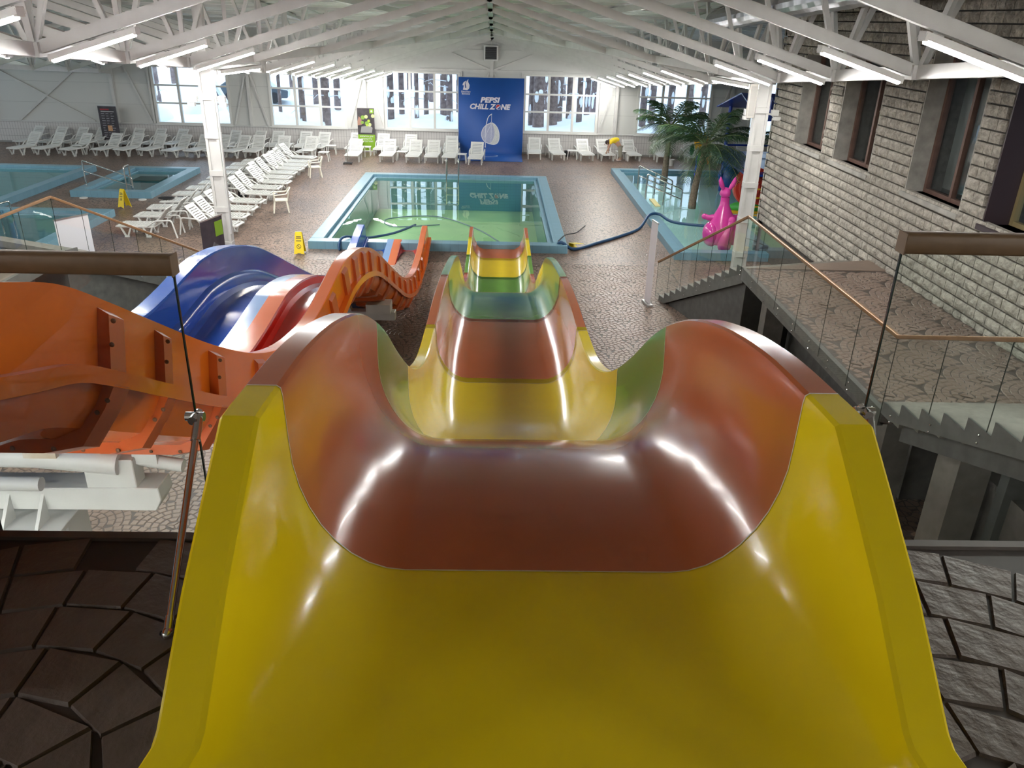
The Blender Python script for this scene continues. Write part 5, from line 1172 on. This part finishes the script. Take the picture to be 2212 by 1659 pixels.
# ---- fallen floor lamp on landing wall
# ---- person bending over a lounger
def person():
    t = thing('person', 'person in yellow shirt and grey trousers bending over a lounger', 'person', (6.2, 41.55, 0))
    def skin(name, joints, edges, m, root=0, sub=2):
        me = bpy.data.meshes.new(name); me.from_pydata([j[0] for j in joints], edges, []); o = link(name, me, t); me.materials.append(m)
        md = o.modifiers.new('skin', 'SKIN'); md.use_smooth_shade = True
        for i, j in enumerate(joints): me.skin_vertices[0].data[i].radius = (j[1], j[2] if len(j) > 2 else j[1]); me.skin_vertices[0].data[i].use_root = i == root
        s = o.modifiers.new('sub', 'SUBSURF'); s.levels = s.render_levels = sub
        return o
    SK = mat('skin_tone', (.45,.27,.19), .6); SH = mat('yellow_shirt', (.78,.58,.02), .8); TR = mat('grey_trousers', (.28,.27,.22), .85); HR = mat('dark_hair', (.03,.018,.018), .7)
    # one continuous body: feet, legs, pelvis, bent torso, arms reaching down, neck, head
    J = [((.12, 0, .88), .13, .15), ((-.10, 0, 1.0), .13, .16), ((-.30, 0, 1.02), .12, .17), ((-.42, 0, .94), .07), ((-.52, 0, .88), .085, .08), ((-.60, 0, .80), .085, .08),
         ((.14, -.1, .5), .075), ((.16, -.11, .08), .05), ((.02, -.12, .04), .04, .035), ((.13, .1, .5), .075), ((.2, .11, .08), .05), ((.06, .12, .04), .04, .035),
         ((-.38, -.19, .96), .06), ((-.47, -.24, .68), .045), ((-.58, -.22, .46), .032), ((-.38, .19, .96), .06), ((-.45, .23, .68), .045), ((-.42, .2, .44), .032)]
    E_ = [(0,1),(1,2),(2,3),(3,4),(4,5),(0,6),(6,7),(7,8),(0,9),(9,10),(10,11),(2,12),(12,13),(13,14),(2,15),(15,16),(16,17)]
    b = skin('body', J, E_, SK)
    skin('shirt', [((.06, 0, .93), .15, .175), ((-.12, 0, 1.02), .15, .185), ((-.31, 0, 1.03), .135, .185), ((-.38, 0, .98), .09, .1), ((-.375, -.2, .95), .082), ((-.42, -.225, .82), .07), ((-.375, .2, .95), .082), ((-.41, .22, .82), .07)], [(0,1),(1,2),(2,3),(2,4),(4,5),(2,6),(6,7)], SH)
    skin('trousers', [((.12, 0, .88), .145, .165), ((.14, -.1, .5), .092), ((.16, -.11, .16), .075), ((.13, .1, .5), .092), ((.19, .11, .16), .075)], [(0,1),(1,2),(0,3),(3,4)], TR)
    m = MB(); m.ell((-.53, 0, .90), (.12, .105, .115), 14, 10); m.smooth().build('hair', HR, t); m = MB(); m.ell((-.46, 0, 1.0), (.05, .05, .05), 10, 6); m.smooth().build('hair_bun', HR, t)
    for s in (-1, 1):
        m = MB(); m.ell((.10, s*.11, .04), (.13, .05, .04), 12, 6); m.smooth().build('shoe', mat('pale_shoe', (.6,.5,.48), .6), t)
        base = Vector((-.58, -.22, .46)) if s < 0 else Vector((-.42, .2, .44))
        q = MB(); q.ell(tuple(base+Vector((0, 0, -.04))), (.035, .022, .045), 10, 6); h = q.smooth().build('hand', SK, t)
        for i in range(4): q = MB(); a = base+Vector((-.022+.015*i, 0, -.075)); q.tube([a, a+Vector((-.004, .005*s, -.03)), a+Vector((-.004, .018*s, -.05-.006*(i in (1, 2))))], [.008, .0075, .006], 6); q.smooth().build('finger', SK, h)
        q = MB(); a = base+Vector((-.03, 0, -.03)); q.tube([a, a+Vector((-.02, 0, -.025)), a+Vector((-.022, .01*s, -.045))], [.009, .008, .007], 6); q.smooth().build('thumb', SK, h)
    for s in (-1, 1): m = MB(); m.ell((-.655, s*.033, .83), (.008, .012, .008), 8, 5); m.build('eye', BLACK, t)
    m = MB(); m.ell((-.665, 0, .79), (.02, .014, .024), 8, 6); m.build('nose', SK, t); m = MB(); m.ell((-.64, 0, .745), (.012, .026, .008), 8, 5); m.build('mouth', mat('lip', (.4,.15,.13), .6), t)
    for s in (-1, 1): m = MB(); m.ell((-.53, s*.1, .86), (.025, .012, .035), 8, 6); m.smooth().build('ear', SK, t)
person()
# ================================================================== outside: snow, pines
SNOW = mat('snow', (.80,.85,.92), .8, c2=(.9,.93,.97), scale=2)
def ground():
    n = 40; m = MB(); r = random.Random(8); X0, X1, Y0, Y1 = -60, 60, YW+.25, 110
    for j in range(n+1):
        for i in range(n+1):
            x = X0+(X1-X0)*i/n; y = Y0+(Y1-Y0)*(j/n)**1.5; z = .95+.35*math.sin(x*.7+1)*math.sin(y*.5)+.05*(y-Y0)+r.uniform(-.1, .1); m.v.append((x, y, min(z, 1.05) if j < 2 else z))
    m.f = [(j*(n+1)+i, j*(n+1)+i+1, (j+1)*(n+1)+i+1, (j+1)*(n+1)+i) for j in range(n) for i in range(n)]; m.mi = [0]*len(m.f)
    return struct(m.smooth().build('ground_snow', SNOW))
ground()
PB = mat('pine_bark', (.12,.085,.08), .9, c2=(.27,.21,.20), scale=5, bump=.6, bscale=12); SNB = mat('snowy_twig', (.5,.52,.56), .8, c2=(.85,.88,.92), scale=9)
rt = random.Random(21); trees = []
def pine(x, y, rad, label, lean=0):
    t = thing('pine_tree', label, 'tree', (x, y, .6), 0, 'pines outside the far windows'); H = 13
    P = [(lean*s*s*1.5, .1*math.sin(s*3), H*s) for s in [i/8 for i in range(9)]]
    m = MB(); m.tube(P, [rad*(1-.35*i/8) for i in range(9)], 10); m.smooth().build('trunk', PB, t, angle=60)
    s = MB()
    for k in range(7): z = rt.uniform(.2, 5.5); a = rt.uniform(0, 6.28); s.ell((math.cos(a)*rad*.75+lean*(z/H)**2*1.5, math.sin(a)*rad*.75, z), (rad*.4, rad*.4, rt.uniform(.12, .4)), 7, 5)
    s.build('clinging_snow', SNOW, t)
    for k in range(3):
        z = rt.uniform(.8, 5); a = rt.uniform(0, 6.28); L = rt.uniform(.6, 1.6); b = MB(); b.tube([(0, 0, z), (math.cos(a)*L*.6, math.sin(a)*L*.6, z+.1), (math.cos(a)*L, math.sin(a)*L, z-.1)], [.03, .02, .006], 5); b.build('branch', SNB, t)
def xs_in(k, fr, y): # world x of a tree at depth y seen at fraction fr of window k
    xw = WIN[k]+WW*fr; return xw*y/YW
spec = [(1, .12, 47, .10), (1, .42, 46, .17), (1, .62, 52, .2), (1, .74, 45.5, .24), (1, .9, 50, .2), (1, .3, 58, .15), (2, .07, 47, .19), (2, .22, 49, .17), (2, .42, 46.5, .13), (2, .55, 48, .15), (2, .62, 55, .2), (2, .79, 47, .21), (2, .87, 46, .19), (2, .99, 50, .14), (2, .33, 60, .2),
 (3, .09, 47, .14), (3, .2, 46, .33), (3, .29, 52, .22), (3, .4, 46.5, .26), (3, .47, 47.5, .24), (3, .62, 48, .2), (3, .76, 46.5, .17), (3, .86, 49, .18), (3, .95, 52, .22), (3, .54, 56, .12), (4, .08, 47, .2), (4, .2, 49, .2), (4, .45, 46, .2), (4, .7, 50, .25), (4, .9, 47, .2), (5, .2, 47, .2), (5, .6, 50, .2), (0, .04, 52, .2), (0, .3, 58, .25)]
cnt = {}
for k, fr, y, rad in spec:
    cnt[k] = cnt.get(k, 0)+1
for k in range(6):
    row = sorted([s for s in spec if s[0] == k], key=lambda s: s[1])
    for i, (_, fr, y, rad) in enumerate(row): pine(xs_in(k, fr, y), y, rad, 'dark snowy pine trunk outside the %s window, %s from left' % (ORD[k], ORD[i]), rt.uniform(-.3, .3))
# snow heaps and a parked car outside the first window
for k, (x, y, a, b, c) in enumerate(((-19.3, 46.5, 1.6, 1.0, 1.0), (-16.9, 49.0, 1.2, .9, 1.4), (-13.2, 46.6, 1.2, .8, .6))):
    m = MB(); m.ell((0, 0, 0), (a, b, c), 16, 9); tag(m.smooth().build('snow_heap', SNOW, loc=(x, y, .9)), 'rounded snow heap outside the first window, %s from left' % ORD[k], 'snow heap')
t = thing('parked_car', 'dark parked car with snow on its roof outside the first window', 'car', (-15.0, 53.0, 1.3), R(8))
CARM = mat('car_paint', (.05,.07,.09), .3, coat=.5)
MB().prism([(-2.1, .3), (2.1, .3), (2.15, .75), (1.3, .9), (.7, 1.4), (-1.2, 1.42), (-1.9, .95), (-2.15, .85)], -.85, .85).build('body', CARM, t, bevel=.05)
MB().prism([(-1.15, .95), (1.1, .95), (.65, 1.34), (-1.1, 1.36)], -.87, .87).build('side_glass', mat('car_glass', (.02,.025,.03), .1), t); MB().box(-1.1, .6, -.8, .8, 1.42, 1.55).build('roof_snow', SNOW, t, bevel=.05)
for x in (-1.3, 1.3):
    for y in (-.82, .82): MB().tube([(x, y-.1, .32), (x, y+.1, .32)], .32, 16).build('wheel', BLACK, t)
tag(MB().bar((-16.5, 47, 5.0), (-14.2, 46.5, .8), .25, .18).build('snowy_chute', SNOW), 'slanting snow-covered chute outside the first window', 'chute')
